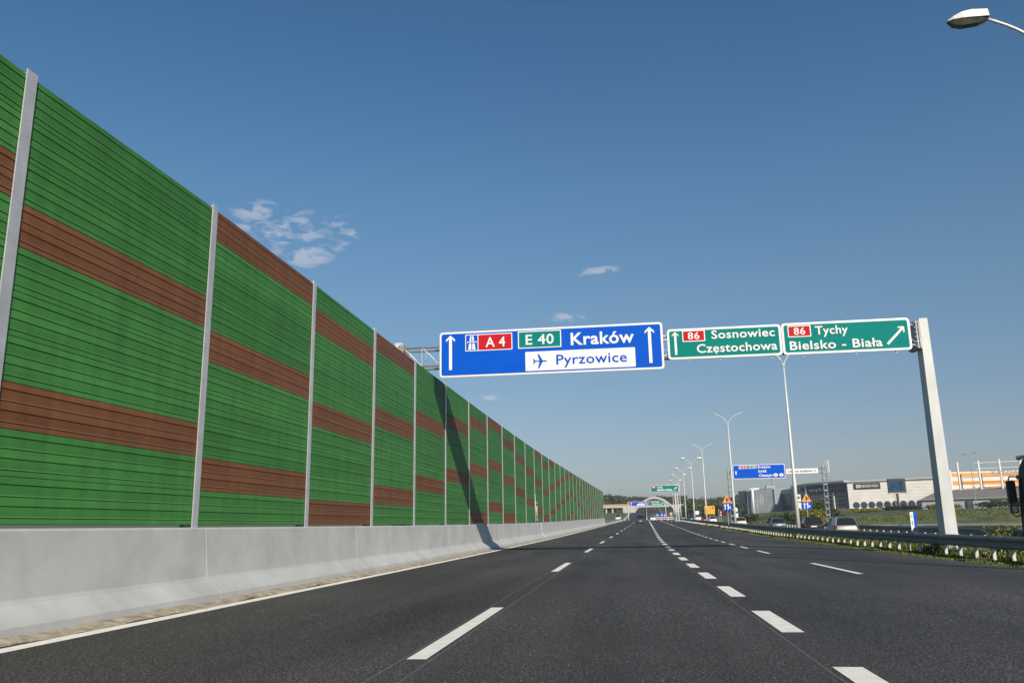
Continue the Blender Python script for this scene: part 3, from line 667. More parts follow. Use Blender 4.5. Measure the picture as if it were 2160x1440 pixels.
# ------------------------------------------------------------------ cars
PAINT = {}
def paint(n, c, metal=.35): 
    if n not in PAINT: PAINT[n] = mat('car_paint_'+n, c, .42 if sum(c) > .3 else .5, metal if sum(c) > .3 else 0, coat=.15 if sum(c) > .3 else 0, spec=.3 if sum(c) > .3 else .12)
    return PAINT[n]
def make_car(root, pm, L=4.4, W=1.76, H=1.46, kind='hatch'):
    """car pointing along +y, rear bumper at y=0; parts under root"""
    hw = W/2; belt = H*.62; gl = H*.97
    # body: side profile stations along y (y, bottom z, top z, half width)
    st = {'hatch': [(0, .42, .55, .80), (.03, .28, .86, .93), (.12, .24, belt+.02, .97), (.6, .22, belt+.03, 1), (1.6, .2, belt, 1), (2.7, .2, belt-.02, 1), (3.3, .22, belt-.08, .98), (4.0, .24, belt-.20, .93), (4.3, .28, belt-.34, .85), (4.4, .38, .5, .74)],
          'saloon': [(0, .42, .6, .80), (.03, .28, .84, .92), (.1, .24, belt-.02, .96), (.6, .22, belt, 1), (1.6, .2, belt, 1), (2.7, .2, belt-.02, 1), (3.3, .22, belt-.08, .98), (4.0, .24, belt-.20, .93), (4.3, .28, belt-.34, .85), (4.4, .38, .5, .74)]}
    s_ = st['saloon' if kind == 'saloon' else 'hatch']; k = L/4.4
    def ring(y, z0, z1, f):
        w_ = hw*f; zm = z0+(z1-z0)*.5
        pts = [(-w_*.88, z0), (-w_, z0+.12), (-w_*1.0, zm), (-w_*.94, z1-.05), (-w_*.86, z1), (0, z1+.015), (w_*.86, z1), (w_*.94, z1-.05), (w_*1.0, zm), (w_, z0+.12), (w_*.88, z0), (0, z0)]
        return [(x, y*k, z) for x, z in pts]
    m = MB(); m.loft([ring(*a) for a in s_]); body = m.build('body', pm, root, smooth=True)
    # cabin glass + roof
    if kind == 'saloon': cs = [(.55, belt-.01, .80), (.95, H*.90, .68), (1.5, gl, .64), (2.3, gl, .64), (3.25, belt-.03, .82)]
    elif kind == 'estate': cs = [(.06, belt, .84), (.30, H*.95, .70), (.8, gl, .69), (2.4, gl, .67), (3.25, belt-.03, .82)]
    elif kind == 'van': cs = [(.04, belt, .92), (.12, H*.96, .86), (.8, gl, .86), (2.9, gl, .8), (3.7, belt-.05, .88)]
    else: cs = [(.14, belt, .84), (.55, H*.93, .69), (1.0, gl, .67), (2.3, gl, .66), (3.25, belt-.03, .82)]
    def cring(y, z, f): 
        b0 = belt-.03; e = .90
        if z <= belt: return [(-hw*f, y*k, z), (-hw*f*.99, y*k, z+.005), (0, y*k, z+.012), (hw*f*.99, y*k, z+.005), (hw*f, y*k, z), (0, y*k, z-.02)]
        yb = y*k
        return [(-hw*.90, yb, b0), (-hw*f, yb, z), (0, yb, z+.02), (hw*f, yb, z), (hw*.90, yb, b0), (0, yb, b0-.02)]
    m = MB(); m.loft([cring(*a) for a in cs]); cab = m.build('cabin_glass', M['glass'], root)
    # roof skin and pillars in body paint
    m = MB(); ro = cs[1:-1]
    vs = []
    for y, z, f in ro:
        for t in (-1, -.55, 0, .55, 1): vs.append((hw*f*1.03*t, y*k, z+.035-(.02 if abs(t) == 1 else 0)))
    m.add(vs, [(5*i+j, 5*i+j+1, 5*i+j+6, 5*i+j+5) for i in range(len(ro)-1) for j in range(4)])
    vs2 = [(x, y, z-.05) for x, y, z in vs]; n0 = len(vs)
    m.add(vs2, [(5*i+j+1, 5*i+j, 5*i+j+5, 5*i+j+6) for i in range(len(ro)-1) for j in range(4)])
    m.add([vs[0], vs[4], vs2[4], vs2[0]], [(0, 1, 2, 3)])
    for s1 in (-1, 1):
        p = (s1*hw*.86*1.0, cs[0][0]*k-.01, belt-.02); q_ = (s1*hw*ro[0][2], ro[0][0]*k-.01, ro[0][1]); m.tube([p, q_], .035, 4)
        p = (s1*hw*.86, cs[-1][0]*k, belt-.04); q_ = (s1*hw*ro[-1][2], ro[-1][0]*k, ro[-1][1]); m.tube([p, q_], .03, 4)
        ym = 1.9*k; m.tube([(s1*hw*.90, ym, belt), (s1*hw*.675, ym, gl)], .035, 4)
    m.build('roof', pm, root)
    # wheels
    for s1 in (-1, 1):
        for y in (.85*k, 3.45*k):
            x = s1*(hw-.10); m = MB(); m.tube([(x-.1, y, .31), (x+.1, y, .31)], .31, 16); wv = m.build('wheel', M['tyre'], root)
            m = MB(); xo = x+s1*.102; m.tube([(xo-.005, y, .31), (xo+.005, y, .31)], .19, 12); m.build('rim', M['rim'], wv)
    # rear details
    zt = belt-.02 if kind != 'van' else belt
    for s1 in (-1, 1):
        m = MB()
        m.box(*sorted((s1*hw*.76, s1*hw*.955)), -.012, .12, zt-.20, zt-.02); m.build('tail_lamp', M['lamp_red'], root)
        m = MB(); m.box(*sorted((s1*hw*.98, s1*(hw*.98+.17))), 2.75*k, 2.85*k, belt+.0, belt+.13); m.build('door_mirror', pm, root)
    m = MB(); m.box(-.26, .26, -.02, .03, .60 if kind == 'saloon' else .62, .72); m.build('number_plate', M['plate'], root)
    m = MB(); m.loft([[(-hw*.84, y, .26), (hw*.84, y, .26), (hw*.84, y, .50), (-hw*.84, y, .50)] for y in (-.045, .08)]); m.build('bumper', M['plastic'] if kind in ('estate',) else pm, root)
    for s1 in (-1, 1):
        m = MB(); m.box(*sorted((s1*hw*.5, s1*hw*.82)), L-.16, L-.02, .62, .74); m.build('headlight', M['plate'], root)
CARS = [(15.55, 65, -.17, 'silver', (.25, .24, .20), 'estate', 4.5, 1.80, 1.50, 'silver estate car nearest on the side road, rear window glinting'),
        (16.05, 80, -.17, 'black', (.010, .011, .013), 'estate', 4.5, 1.82, 1.52, 'black estate car just ahead of the silver estate'),
        (15.25, 95, -.17, 'grey', (.10, .11, .13), 'saloon', 4.4, 1.74, 1.44, 'dark grey car left of the tall lamp pole on the side road'),
        (15.05, 130, -.17, 'beige', (.50, .45, .38), 'saloon', 4.4, 1.74, 1.44, 'beige car just right of the left ladder column'),
        (14.75, 180, -.17, 'white', (.70, .70, .68), 'hatch', 4.0, 1.70, 1.50, 'white hatchback under the yellow board'),
        (14.3, 196, -.17, 'red', (.35, .02, .02), 'hatch', 3.9, 1.68, 1.45, 'small red car left of the white hatchback'),
        (16.4, 258, -.17, 'white', (.70, .70, .68), 'van', 4.8, 1.85, 1.85, 'white van between the two far lamp poles on the side road'),
        (14.1, 252, -.17, 'blue', (.02, .07, .22), 'hatch', 4.2, 1.74, 1.5, 'blue car in the distance left of the white van'),
        (13.6, 300, -.17, 'grey', (.10, .11, .13), 'hatch', 4.2, 1.74, 1.5, 'grey car farthest away on the side road, left of the blue car'),
        (-.25, 178, .0, 'dark', (.045, .045, .055), 'hatch', 4.6, 1.95, 1.85, 'dark hatchback driving ahead in the middle lane'),
        (3.0, 262, .05, 'white', (.70, .70, .68), 'hatch', 4.2, 1.78, 1.62, 'white hatchback driving ahead in the right lane near the road works'),
        (-8.9, 300, .1, 'white', (.70, .70, .68), 'van', 5.0, 1.9, 2.1, 'white van on the far left beyond the barrier end')]
for X, Y, dz, pn, pc, kind, L, W_, H_, lab in CARS:
    r = empty('car' if kind != 'van' else 'van', P(X, Y, dz+.0)+Vector((0, 0, steep(Y))), head(Y)); tag(r, lab, 'car' if kind != 'van' else 'van', 'cars on the road')
    make_car(r, paint(pn, pc), L, W_, H_, kind)
    if kind == 'estate' or kind == 'saloon':
        m = MB(); m.box(-.12, .12, -.0+(.3 if kind == 'estate' else .9), (.36 if kind == 'estate' else .96), H_*.955, H_*.985); m.build('brake_light', M['lamp_red'], r)
    if kind == 'estate':
        for s1 in (-.55, .55): m = MB(); m.tube([(s1, .6, H_+.04), (s1, 2.3, H_+.04)], .02, 4); m.build('roof_rail', M['galv'], r)
# red parked car by the shops
r = empty('car', (83.0, 329, 5.35), PI/2); tag(r, 'red parked car in front of the shopping centre corner', 'car', 'cars on the road'); make_car(r, paint('red', (.35, .02, .02)), 4.3, 1.75, 1.45)
for x, lab, pn, pc in ((72.5, 'dark parked car in front of the glass entrance', 'black', (.018, .02, .024)), (77.6, 'pale grey parked car in front of the glass entrance', 'silver', (.46, .43, .37))):
    r = empty('car', (x, 331, 5.35), PI/2+.1); tag(r, lab, 'car', 'cars on the road'); make_car(r, paint(pn, pc), 4.3, 1.75, 1.45)

# ------------------------------------------------------------------ lorry cab at the right edge
def make_lorry():
    r = empty('lorry', P(16.78, 36.2, -.17), -.02); tag(r, 'dark navy lorry cab with a big black mirror at the right edge', 'lorry')
    nv = mat('lorry_navy', (.016, .014, .032), .5, 0, spec=.25)
    # cab, front at y=0, extends backwards (-y); left side faces -x
    m = MB(); hw = 1.22; rings = []
    side = [(.0, .50), (.03, .95), (.0, 1.45), (-.06, 2.0), (-.25, 2.95), (-.45, 3.35), (-1.0, 3.72), (-2.2, 3.85), (-2.25, .5)]
    for x, ins in ((-hw, .0), (-hw*.96, .0), (hw*.96, .0), (hw, .0)):
        sc_ = 1.0 if abs(x) < hw else .97
        rings.append([(x, y*1.0+(.0 if abs(x) < hw else -.10), .5+(z-.5)*sc_) for y, z in side])
    m.loft(rings); m.build('cab', nv, r)
    m = MB(); m.box(-1.2, 1.2, -2.1, -.02, .30, .62); m.box(-1.22, 1.22, -.12, .06, .28, .75); m.build('bumper', nv, r)
    m = MB(); m.prism([(-.98, 2.0), (.98, 2.0), (.94, 2.86), (-.94, 2.86)], .0, .01)
    o = MB(); o.add([(-1.05, -.05, 2.02), (1.05, -.05, 2.02), (1.0, -.225, 2.86), (-1.0, -.225, 2.86)], [(1, 0, 3, 2)]); o.v = [(x, y+.012, z) for x, y, z in o.v]; o.build('windscreen', M['glass'], r)
    m = MB(); x = -hw-.012
    m.add([(x, -.42, 1.95), (x, -1.35, 1.85), (x, -1.35, 2.85), (x, -.62, 2.85)], [(0, 1, 2, 3), (3, 2, 1, 0)]); m.build('side_window', mat('cab_window', (.04, .075, .07), .15, spec=.5), r)
    m = MB(); m.tube([(x, -.36, 1.9), (x, -1.42, 1.8), (x, -1.42, 2.92), (x, -.58, 2.92), (x, -.36, 1.9)], .03, 6); m.build('window_frame', M['plastic'], r)
    m = MB(); m.tube([(x, -.3, 2.98), (x-.14, .06, 3.02), (x-.20, .10, 2.85), (x-.20, .10, 1.55), (x-.12, 0, 1.42), (x+.05, -.25, 1.5)], .028, 8); arm = m.build('mirror_arm', M['plastic'], r)
    m = MB()
    m.prism(rr(-1.52, -1.22, 1.95, 2.86, .07), -.02, .16); m.prism(rr(-1.50, -1.22, 1.56, 1.90, .06), -.02, .14)
    m.build('mirror_housing', M['plastic'], r)
    m = MB(); m.add([(-1.46, -.027, 1.60), (-1.27, -.027, 1.60), (-1.27, -.027, 1.84), (-1.46, -.027, 1.84)], [(0, 1, 2, 3)]); m.build('mirror_glass', M['lampgrey'], r)
    m = MB(); m.box(-1.1, 1.1, -.30, .10, 2.90, 3.06); m.build('sun_visor', nv, r)
    m = MB(); m.tube([(-1.0, -.15, 3.75), (-1.0, -.75, 3.80)], [.10, .03], 10); m.ball((-1.0, -.14, 3.75), (.11, .08, .11)); m.build('air_horn', M['galv'], r)
    m = MB(); m.tube([(-.9, -1.2, 3.8), (-.9, -1.2, 4.25)], .01, 4); m.build('aerial', M['plastic'], r)
    for y in (-1.15,):
        for s1 in (-1, 1):
            m = MB(); m.tube([(s1*1.2, y, .50), (s1*.88, y, .50)], .50, 20); wv = m.build('wheel', M['tyre'], r)
            m = MB(); m.tube([(s1*1.205, y, .50), (s1*1.19, y, .50)], .28, 14); m.build('rim', M['rim'], wv)
    m = MB(); m.box(-1.24, -1.20, -.72, -.30, .55, 1.5); m.build('door_step', M['plastic'], r)
    m = MB(); m.box(-.5, .5, -6.2, -2.2, .55, .8); m.build('chassis', M['plastic'], r)
    for y in (-4.6,):
        for s1 in (-1, 1):
            m = MB(); m.tube([(s1*1.2, y, .5), (s1*.6, y, .5)], .5, 20); m.build('wheel', M['tyre'], r)
make_lorry()

# ------------------------------------------------------------------ shopping centre
def clad(name, col, step, dark=.55, rough=.5):
    m = bpy.data.materials.new(name); m.use_nodes = True; nt = m.node_tree; b = nt.nodes['Principled BSDF']; N = nt.nodes.new; L = nt.links.new
    t = N('ShaderNodeTexCoord'); s_ = N('ShaderNodeSeparateXYZ'); L(t.outputs['Object'], s_.inputs[0])
    a = N('ShaderNodeMath'); a.operation = 'DIVIDE'; a.inputs[1].default_value = step; L(s_.outputs['Z'], a.inputs[0])
    f = N('ShaderNodeMath'); f.operation = 'FRACT'; L(a.outputs[0], f.inputs[0])
    g = N('ShaderNodeMath'); g.operation = 'LESS_THAN'; g.inputs[1].default_value = .10; L(f.outputs[0], g.inputs[0])
    n = N('ShaderNodeTexNoise'); n.inputs['Scale'].default_value = .25; n.inputs['Detail'].default_value = 4; L(t.outputs['Object'], n.inputs[0])
    mr = N('ShaderNodeMapRange'); mr.inputs[1].default_value = .3; mr.inputs[2].default_value = .7; mr.inputs[3].default_value = .88; mr.inputs[4].default_value = 1.08; L(n.outputs[0], mr.inputs[0])
    mx = N('ShaderNodeMix'); mx.data_type = 'RGBA'; L(g.outputs[0], mx.inputs['Factor']); mx.inputs['A'].default_value = (*col, 1); mx.inputs['B'].default_value = (*[c*dark for c in col], 1)
    v = N('ShaderNodeVectorMath'); v.operation = 'SCALE'; L(mx.outputs['Result'], v.inputs[0]); L(mr.outputs[0], v.inputs['Scale']); L(v.outputs[0], b.inputs['Base Color'])
    b.inputs['Roughness'].default_value = rough
    return m
M['clad_w'] = clad('white_cladding', (.92, .87, .79), 1.15, .72)
M['clad_g'] = clad('grey_cladding', (.27, .31, .32), 1.15, .7)
M['clad_l'] = clad('light_grey_cladding', (.36, .40, .43), .9, .8)
M['roofgrey'] = mat('roof_edge', (.40, .40, .40), .6)
M['bannerred'] = mat('banner_red', (.16, .03, .04), .7)
class Facade:
    """local frame along a wall from a to b (world x,y); u along, n outwards to the viewer, z up from base"""
    def __init__(s, a, b, z0):
        s.a = Vector((a[0], a[1], z0)); d = Vector((b[0]-a[0], b[1]-a[1], 0)); s.L = d.length; s.ang = math.atan2(d.y, d.x)
    def root(s, parent_loc): return s.a-parent_loc
mall = empty('shopping_centre', (88, 352, 4.6)); tag(mall, 'long grey and white shopping centre with a RESERVED sign and round windows', 'shopping centre')
ML = mall.location
def seg(a, b, zt_a, zt_b, m, name='wall', z0=4.2, depth=26):
    """wall block whose front runs a->b in plan, sloping top"""
    A = Vector((a[0], a[1], 0)); B = Vector((b[0], b[1], 0)); d = (B-A).normalized(); nrm = Vector((-d.y, d.x, 0))  # pointing away from the viewer
    A2 = A+nrm*depth; B2 = B+nrm*depth
    vs = [(A.x, A.y, z0), (B.x, B.y, z0), (B2.x, B2.y, z0), (A2.x, A2.y, z0), (A.x, A.y, zt_a), (B.x, B.y, zt_b), (B2.x, B2.y, zt_b), (A2.x, A2.y, zt_a)]
    mm = MB(); mm.add([Vector(v)-ML for v in vs], [(0, 3, 2, 1), (4, 5, 6, 7), (0, 1, 5, 4), (1, 2, 6, 5), (2, 3, 7, 6), (3, 0, 4, 7)])
    return mm.build(name, m, mall)
def onwall(a, b, u0, u1, z0, z1, m, name, out=.12, parent=None, thick=.1):
    """thin panel standing 'out' metres in front of wall a->b; u as fraction along it"""
    A = Vector((a[0], a[1], 0)); B = Vector((b[0], b[1], 0)); d = B-A; n = Vector((d.y, -d.x, 0)).normalized()
    p, q_ = A+d*u0+n*out, A+d*u1+n*out; bk = -n*thick
    vs = [p+Vector((0, 0, z0)), q_+Vector((0, 0, z0)), q_+Vector((0, 0, z1)), p+Vector((0, 0, z1))]; vs += [v+bk for v in vs]
    mm = MB(); mm.add([v-ML for v in vs], [(0, 1, 2, 3), (7, 6, 5, 4), (0, 4, 5, 1), (1, 5, 6, 2), (2, 6, 7, 3), (3, 7, 4, 0)])
    return mm.build(name, m, parent or mall)
def wtext(a, b, s, u0, u1, z, cap, m, parent, out, off=.02):
    A = Vector((a[0], a[1], 0)); B = Vector((b[0], b[1], 0)); d = B-A; n = Vector((d.y, -d.x, 0)).normalized()
    vs, fs = text_geo(s, off); xa = min(v[0] for v in vs); xb = max(v[0] for v in vs)
    mm = MB(); mm.add([A+d*(u0+(u1-u0)*(v[0]-xa)/(xb-xa))+n*out+Vector((0, 0, z+cap*v[1]/CAP))-ML for v in vs], fs)
    return mm.build('lettering', m, parent)
s1a, s1b = (57.38, 430), (68.66, 395); s2a, s2b = (70.9, 402), (74.6, 386); s3a, s3b = (74.15, 384), (77.4, 370.4); s4a, s4b = (77.7, 371.5), (89.6, 352.2); s5a, s5b = (89.54, 350), (118.1, 335)
seg(s1a, s1b, 17.2, 16.75, M['clad_g']); seg((68.3, 396), (71.2, 402.5), 16.6, 16.2, M['clad_g'], depth=12); seg(s2a, s2b, 16.2, 16.4, M['roofgrey'], depth=20); seg(s3a, s3b, 16.9, 17.75, M['clad_g'], depth=24)
seg(s4a, s4b, 17.6, 17.35, M['clad_g'], depth=20); seg(s5a, s5b, 17.0, 16.75, M['clad_w'], depth=30)
onwall(s5a, s5b, -.01, 1.01, 16.9, 17.35, M['concrete_pale'], 'roof_edge', out=.6, thick=3)
onwall(s4a, s4b, 0, 1, 17.0, 17.75, M['roofgrey'], 'roof_edge', out=1.0, thick=3)
onwall(s3a, s3b, 0, 1, 17.1, 17.45, M['roofgrey'], 'roof_edge', out=.3)
onwall(s1a, s1b, .2, .32, 10.9, 16.2, M['bannerred'], 'banner'); onwall(s1a, s1b, .33, .37, 11.0, 14.8, M['plastic'], 'banner_shadow_gap', out=.1)
onwall(s1a, s1b, .02, .98, 17.0, 17.25, M['roofgrey'], 'roof_edge', out=.3)
b_ = onwall(s2a, s2b, .05, .95, 4.8, 14.4, M['glass_b'], 'window')
for i in range(8): onwall(s2a, s2b, .05+i*.125, .065+i*.125, 4.8, 14.4, M['bannerred'] if i % 2 else M['plastic'], 'mullion', out=.25, parent=b_)
for z_ in (7.2, 9.6, 12.0): onwall(s2a, s2b, .05, .95, z_, z_+.14, M['roofgrey'], 'transom', out=.24, parent=b_)
onwall(s3a, s3b, .28, .42, 13.3, 16.3, M['plastic'], 'window'); onwall(s3a, s3b, .70, .92, 14.4, 16.2, M['plastic'], 'window')
f4 = onwall(s4a, s4b, .09, .985, 5.0, 13.2, M['glass_b'], 'window', out=.1)
for i in range(15): onwall(s4a, s4b, .09+i*.063, .094+i*.063, 5.0, 13.2, M['galv'], 'mullion', out=.28, parent=f4)
for z_ in (7.2, 8.9, 10.6, 12.2): onwall(s4a, s4b, .09, .985, z_, z_+.14, M['galv'], 'transom', out=.27, parent=f4)
for u in (.70,): onwall(s4a, s4b, u, u+.028, 5.0, 13.0, M['concrete_pale'], 'pillar', out=.9, thick=.5)
sg = onwall(s4a, s4b, .06, .985, 13.3, 16.4, M['slate'] if 'slate' in M else mat('dark_fascia', (.05, .06, .07), .5), 'sign_fascia', out=.4)
M['textgrey'] = mat('letter_grey', (.62, .64, .66), .5); M['textred'] = mat('letter_red', (.65, .08, .08), .5)
wtext(s4a, s4b, 'empik', .11, .46, 14.2, 1.25, M['textgrey'], sg, .43, .03); wtext(s4a, s4b, 'twoja kultura', .52, .90, 14.5, .95, M['textred'], sg, .43, .02)
onwall(s4a, s4b, .0, .05, 4.6, 16.6, M['concrete_pale'], 'pillar', out=.5, thick=.8)
rs = onwall(s5a, s5b, .075, .385, 13.95, 16.25, mat('fascia_brown', (.055, .048, .045), .5), 'shop_sign', out=.2)
lg = onwall(s5a, s5b, .105, .15, 14.5, 15.75, M['white'], 'logo', out=.24, parent=rs)
onwall(s5a, s5b, .118, .137, 14.85, 15.4, M['galv_dull'], 'logo_mark', out=.27, parent=lg)
wtext(s5a, s5b, 'RESERVED', .157, .365, 14.65, .95, M['white'], rs, .24, .02)
A = Vector((*s5a, 0)); B = Vector((*s5b, 0)); d = (B-A); n_ = Vector((d.y, -d.x, 0)).normalized(); du = d.normalized()
for i in range(10):
    c = A+d*(.085+i*.0895)+n_*.06+Vector((0, 0, 7.75))
    for nm, r_, o_, mt in (('round_window', 1.38, .0, M['roofgrey']), ('pane', 1.22, .05, M['glass_b'])):
        mm = MB(); vs = [c+n_*o_+du*r_*math.cos(a*PI/12)+Vector((0, 0, r_*math.sin(a*PI/12)))-ML for a in range(24)]; vs += [v-n_*.08 for v in vs]
        mm.add(vs, [tuple(range(24)), tuple(range(47, 23, -1))]+[(k, 24+k, 24+(k+1) % 24, (k+1) % 24) for k in range(24)])
        if nm == 'round_window': wnd = mm.build(nm, mt, mall)
        else: mm.build(nm, mt, wnd)
# rooftop things
mm = MB(); mm.box(62.0-ML.x, 64.6-ML.x, 410-ML.y, 413-ML.y, 12.0, 13.4); mm.build('rooftop_unit', M['white'], mall)
mm = MB(); mm.box(66.6-ML.x, 70.5-ML.x, 402-ML.y, 405-ML.y, 12.0, 13.9); mm.build('rooftop_unit', M['galv_dull'], mall)
def pole_thing(name, loc, h, r0, r1, m, label, cat, top=None, group=None):
    o = empty(name, loc); tag(o, label, cat, group); b = MB(); b.tube([(0, 0, -.5), (0, 0, h)], [r0, r1], 8); b.build('pole', m, o, smooth=True)
    if top: b = MB(); b.box(*top); b.build('top_panel', M['galv_dull'] if name != 'white_pylon' else M['white'], o)
    return o
pole_thing('white_pylon', (59.5, 398, 4.6), 12.6, .35, .6, M['white'], 'slanted white pylon in front of the grey shop wall', 'pylon', (-1.3, .8, -.4, .4, 12.3, 12.7))
for x, h, lab in ((52.2, 7.9, 'left flagpole before the mall entrance'), (52.95, 7.6, 'right flagpole before the mall entrance')):
    pole_thing('flagpole', (x, 330, 4.7), h, .11, .08, M['galv'], lab, 'flagpole', group='flagpoles')
pole_thing('lamp_post', (46.3, 300, 4.2), 4.8, .1, .07, M['galv'], 'short lamp post left of the flagpoles', 'lamp post', (-.2, 1.2, -.1, .1, 4.7, 4.85))
mast = empty('phone_mast', (92.3, 392, 16)); tag(mast, 'phone mast with tall antenna panels rising above the mall roof', 'mast')
b = MB(); b.tube([(0, 0, -8), (0, 0, 10)], [.25, .18]); b.build('pole', M['galv_dull'], mast)
for dx in (-.75, 0, .75):
    b = MB(); b.box(dx-.2, dx+.2, -.3, .1, 7.2, 13.0); b.build('antenna_panel', M['galv'] if dx > .5 else M['galv_dull'], mast)
mast = empty('chimney_mast', (70.0, 404, 12)); tag(mast, 'dark rooftop mast standing below the Łódź sign', 'mast')
b = MB(); b.tube([(0, 0, 0), (0, 0, 10.2)], [.45, .4]); b.build('pole', M['galv_dull'], mast)
# screen on a post
r = empty('video_screen', (92.9, 300, 4.6)); tag(r, 'large dark video screen on a post in front of the white wall', 'screen')
b = MB(); b.box(-2.8, 3.0, 0, .8, 6.2, 10.9); b.build('housing', M['plastic'], r)
b = MB(); b.box(-2.5, 2.2, -.05, -.01, 6.8, 10.1); b.build('screen', mat('screen_face', (.012, .035, .085), .7, spec=.1, var=.6, vscale=.5, col2=(.03, .09, .18)), r)
b = MB(); b.box(-.35, .35, .2, .6, 0, 6.2); b.build('post', M['plastic'], r)
b = MB(); b.box(-2.9, 3.1, -.1, .9, 5.9, 6.2); b.build('ledge', M['roofgrey'], r)
# petrol price pylon
r = empty('price_pylon', P(30.6, 170, .3)); tag(r, 'narrow white and green advertising pylon right of the tall lamp pole', 'pylon')
b = MB(); b.box(-.45, .45, 0, .25, 2.2, 4.9); b.build('board', M['white'], r)
b = MB(); b.prism([(.3*math.cos(a*PI/6), 4.3+.3*math.sin(a*PI/6)) for a in range(12)], -.03, -.01); b.build('green_badge', M['green'], r)
b = MB(); b.box(-.45, .45, -.02, -.005, 3.35, 3.55); b.build('dark_stripe', M['plastic'], r)
b = MB(); b.box(.2, .45, .05, .2, 0, 2.2); b.build('post', M['galv_dull'], r)
# orange striped store
st = empty('striped_store', (125, 306, 4.4)); tag(st, 'white and orange striped superstore with blue KATOWICE letters', 'store'); SL = st.location
def sbox(x0, x1, y0, y1, z0, z1, m, name, parent=None): b = MB(); b.box(x0-SL.x, x1-SL.x, y0-SL.y, y1-SL.y, z0-SL.z, z1-SL.z); return b.build(name, m, parent or st)
M['stripe_o'] = mat('orange_cladding', (.66, .30, .05), .6, var=.05); M['stripe_w'] = mat('cream_cladding', (.66, .62, .56), .6, var=.05); M['canopy'] = mat('canopy_beige', (.42, .38, .32), .7, var=.25, vscale=.6); M['rust'] = mat('rust_band', (.30, .09, .05), .6)
zz = [(4.2, 9.0, 'stripe_w'), (9.0, 10.6, 'canopy'), (10.6, 13.0, 'stripe_w'), (13.0, 14.4, 'stripe_o'), (14.4, 15.9, 'stripe_w'), (15.9, 17.1, 'stripe_o'), (17.1, 17.6, 'stripe_w')]
for i, (a, b_, mm_) in enumerate(zz): sbox(112.6, 165, 306, 311, a, b_, M[mm_], 'wall_band')
# sloping canopy rising to the right
b = MB(); b.add([Vector(v)-SL for v in ((112, 300.5, 10.9), (165, 300.5, 13.6), (165, 306, 14.4), (112, 306, 11.6), (112, 300.5, 10.5), (165, 300.5, 13.2))], [(0, 1, 2, 3), (4, 5, 1, 0)]); b.build('canopy', M['canopy'], st)
b = MB(); b.tube([Vector((110, 300, 11.0))-SL, Vector((165, 300, 13.2))-SL], .16, 6); b.build('canopy_beam', M['rust'], st)
for x, t in ((110.4, 17.8), (113, 20.5), (119.7, 20.9), (126.4, 21.1), (133, 21.3), (140, 21.3)):
    b = MB(); b.tube([Vector((x, 299, 4.2))-SL, Vector((x-.1, 299, t))-SL], .34, 10); b.build('pillar', M['white'], st)
for z_ in (18.1, 20.0): b = MB(); b.tube([Vector((118.6, 299, z_))-SL, Vector((142, 299, z_+.5))-SL], .09, 6); b.build('roof_rail', M['white'], st)
vs, fs = text_geo('KATOWICE', .01); xa = min(v[0] for v in vs); xb = max(v[0] for v in vs)
b = MB(); b.add([Vector((123.3+(v[0]-xa)/(xb-xa)*12.3, 298.4, 15.95+1.25*v[1]/CAP))-SL for v in vs], fs); b.build('lettering', mat('letter_blue', (.10, .16, .30), .5), st)
# low grey building with a pitched roof
lb = empty('low_warehouse', (95, 250, 4.1)); tag(lb, 'low grey warehouse with a wide brown grey pitched roof', 'warehouse'); LL = lb.location
c = [(80.3, 240), (112, 228), (122, 256), (90, 268)]
b = MB(); b.add([Vector((x, y, z))-LL for z in (3.2, 7.0) for x, y in c], [(0, 1, 5, 4), (1, 2, 6, 5), (2, 3, 7, 6), (3, 0, 4, 7)]); b.build('wall', M['clad_l'], lb)
rg = [(88.5, 250, 9.5), (119, 240, 9.5)]
cc = [(79.9, 239.4, 6.95), (112.4, 227.4, 6.95), (122.6, 256.2, 6.95), (89.6, 268.8, 6.95)]
b = MB(); b.add([Vector(v)-LL for v in cc+rg], [(0, 1, 5, 4), (1, 2, 5), (2, 3, 4, 5), (3, 0, 4)]); b.build('roof', mat('warehouse_roof', (.20, .175, .155), .8, var=.12, vscale=.4), lb)
b = MB(); b.add([Vector(v)-LL+Vector((0, 0, dz)) for dz in (-.25, 0) for v in cc], [(0, 1, 5, 4), (3, 0, 4, 7)]); b.build('gutter', M['galv_dull'], lb)
for u in (.34, .68): 
    b = MB(); p = Vector((80.3+(112-80.3)*u, 240-12*u, 0)); b.box(p.x-.9-LL.x, p.x+.9-LL.x, p.y-.25-LL.y, p.y+.3-LL.y, -.9, 2.2); b.build('door', M['plastic'], lb)
# verge fence
fc = empty('verge_railing', (52, 170, 2.2)); tag(fc, 'low dark railing on a pale plinth along the top of the grass bank', 'railing'); FL = fc.location
pf = [(30+3.0*i, 184-1.5*i) for i in range(17)]
b = MB()
for (xa_, ya_), (xb_, yb_) in zip(pf, pf[1:]):
    za, zb = [gz(y)+gnd(x-kx(y), y) for x, y in ((xa_, ya_), (xb_, yb_))]
    b.add([Vector(v)-FL for v in ((xa_, ya_, za-.2), (xb_, yb_, zb-.2), (xb_, yb_, zb+.28), (xa_, ya_, za+.28), (xa_, ya_+.3, za-.2), (xb_, yb_+.3, zb-.2), (xb_, yb_+.3, zb+.28), (xa_, ya_+.3, za+.28))], [(0, 1, 2, 3), (3, 2, 6, 7), (5, 4, 7, 6)])
b.build('plinth', M['asphalt_old'], fc)
b = MB()
for x, y in pf[::1]:
    z = gz(y)+gnd(x-kx(y), y); b.box(x-.05-FL.x, x+.05-FL.x, y-.1-FL.y, y-FL.y, z-FL.z, z+1.0-FL.z)
for dz in (1.0, .62):
    b.tube([Vector((x, y-.05, gz(y)+gnd(x-kx(y), y)+dz))-FL for x, y in pf], .035, 4)
b.build('rail', M['plastic'], fc)

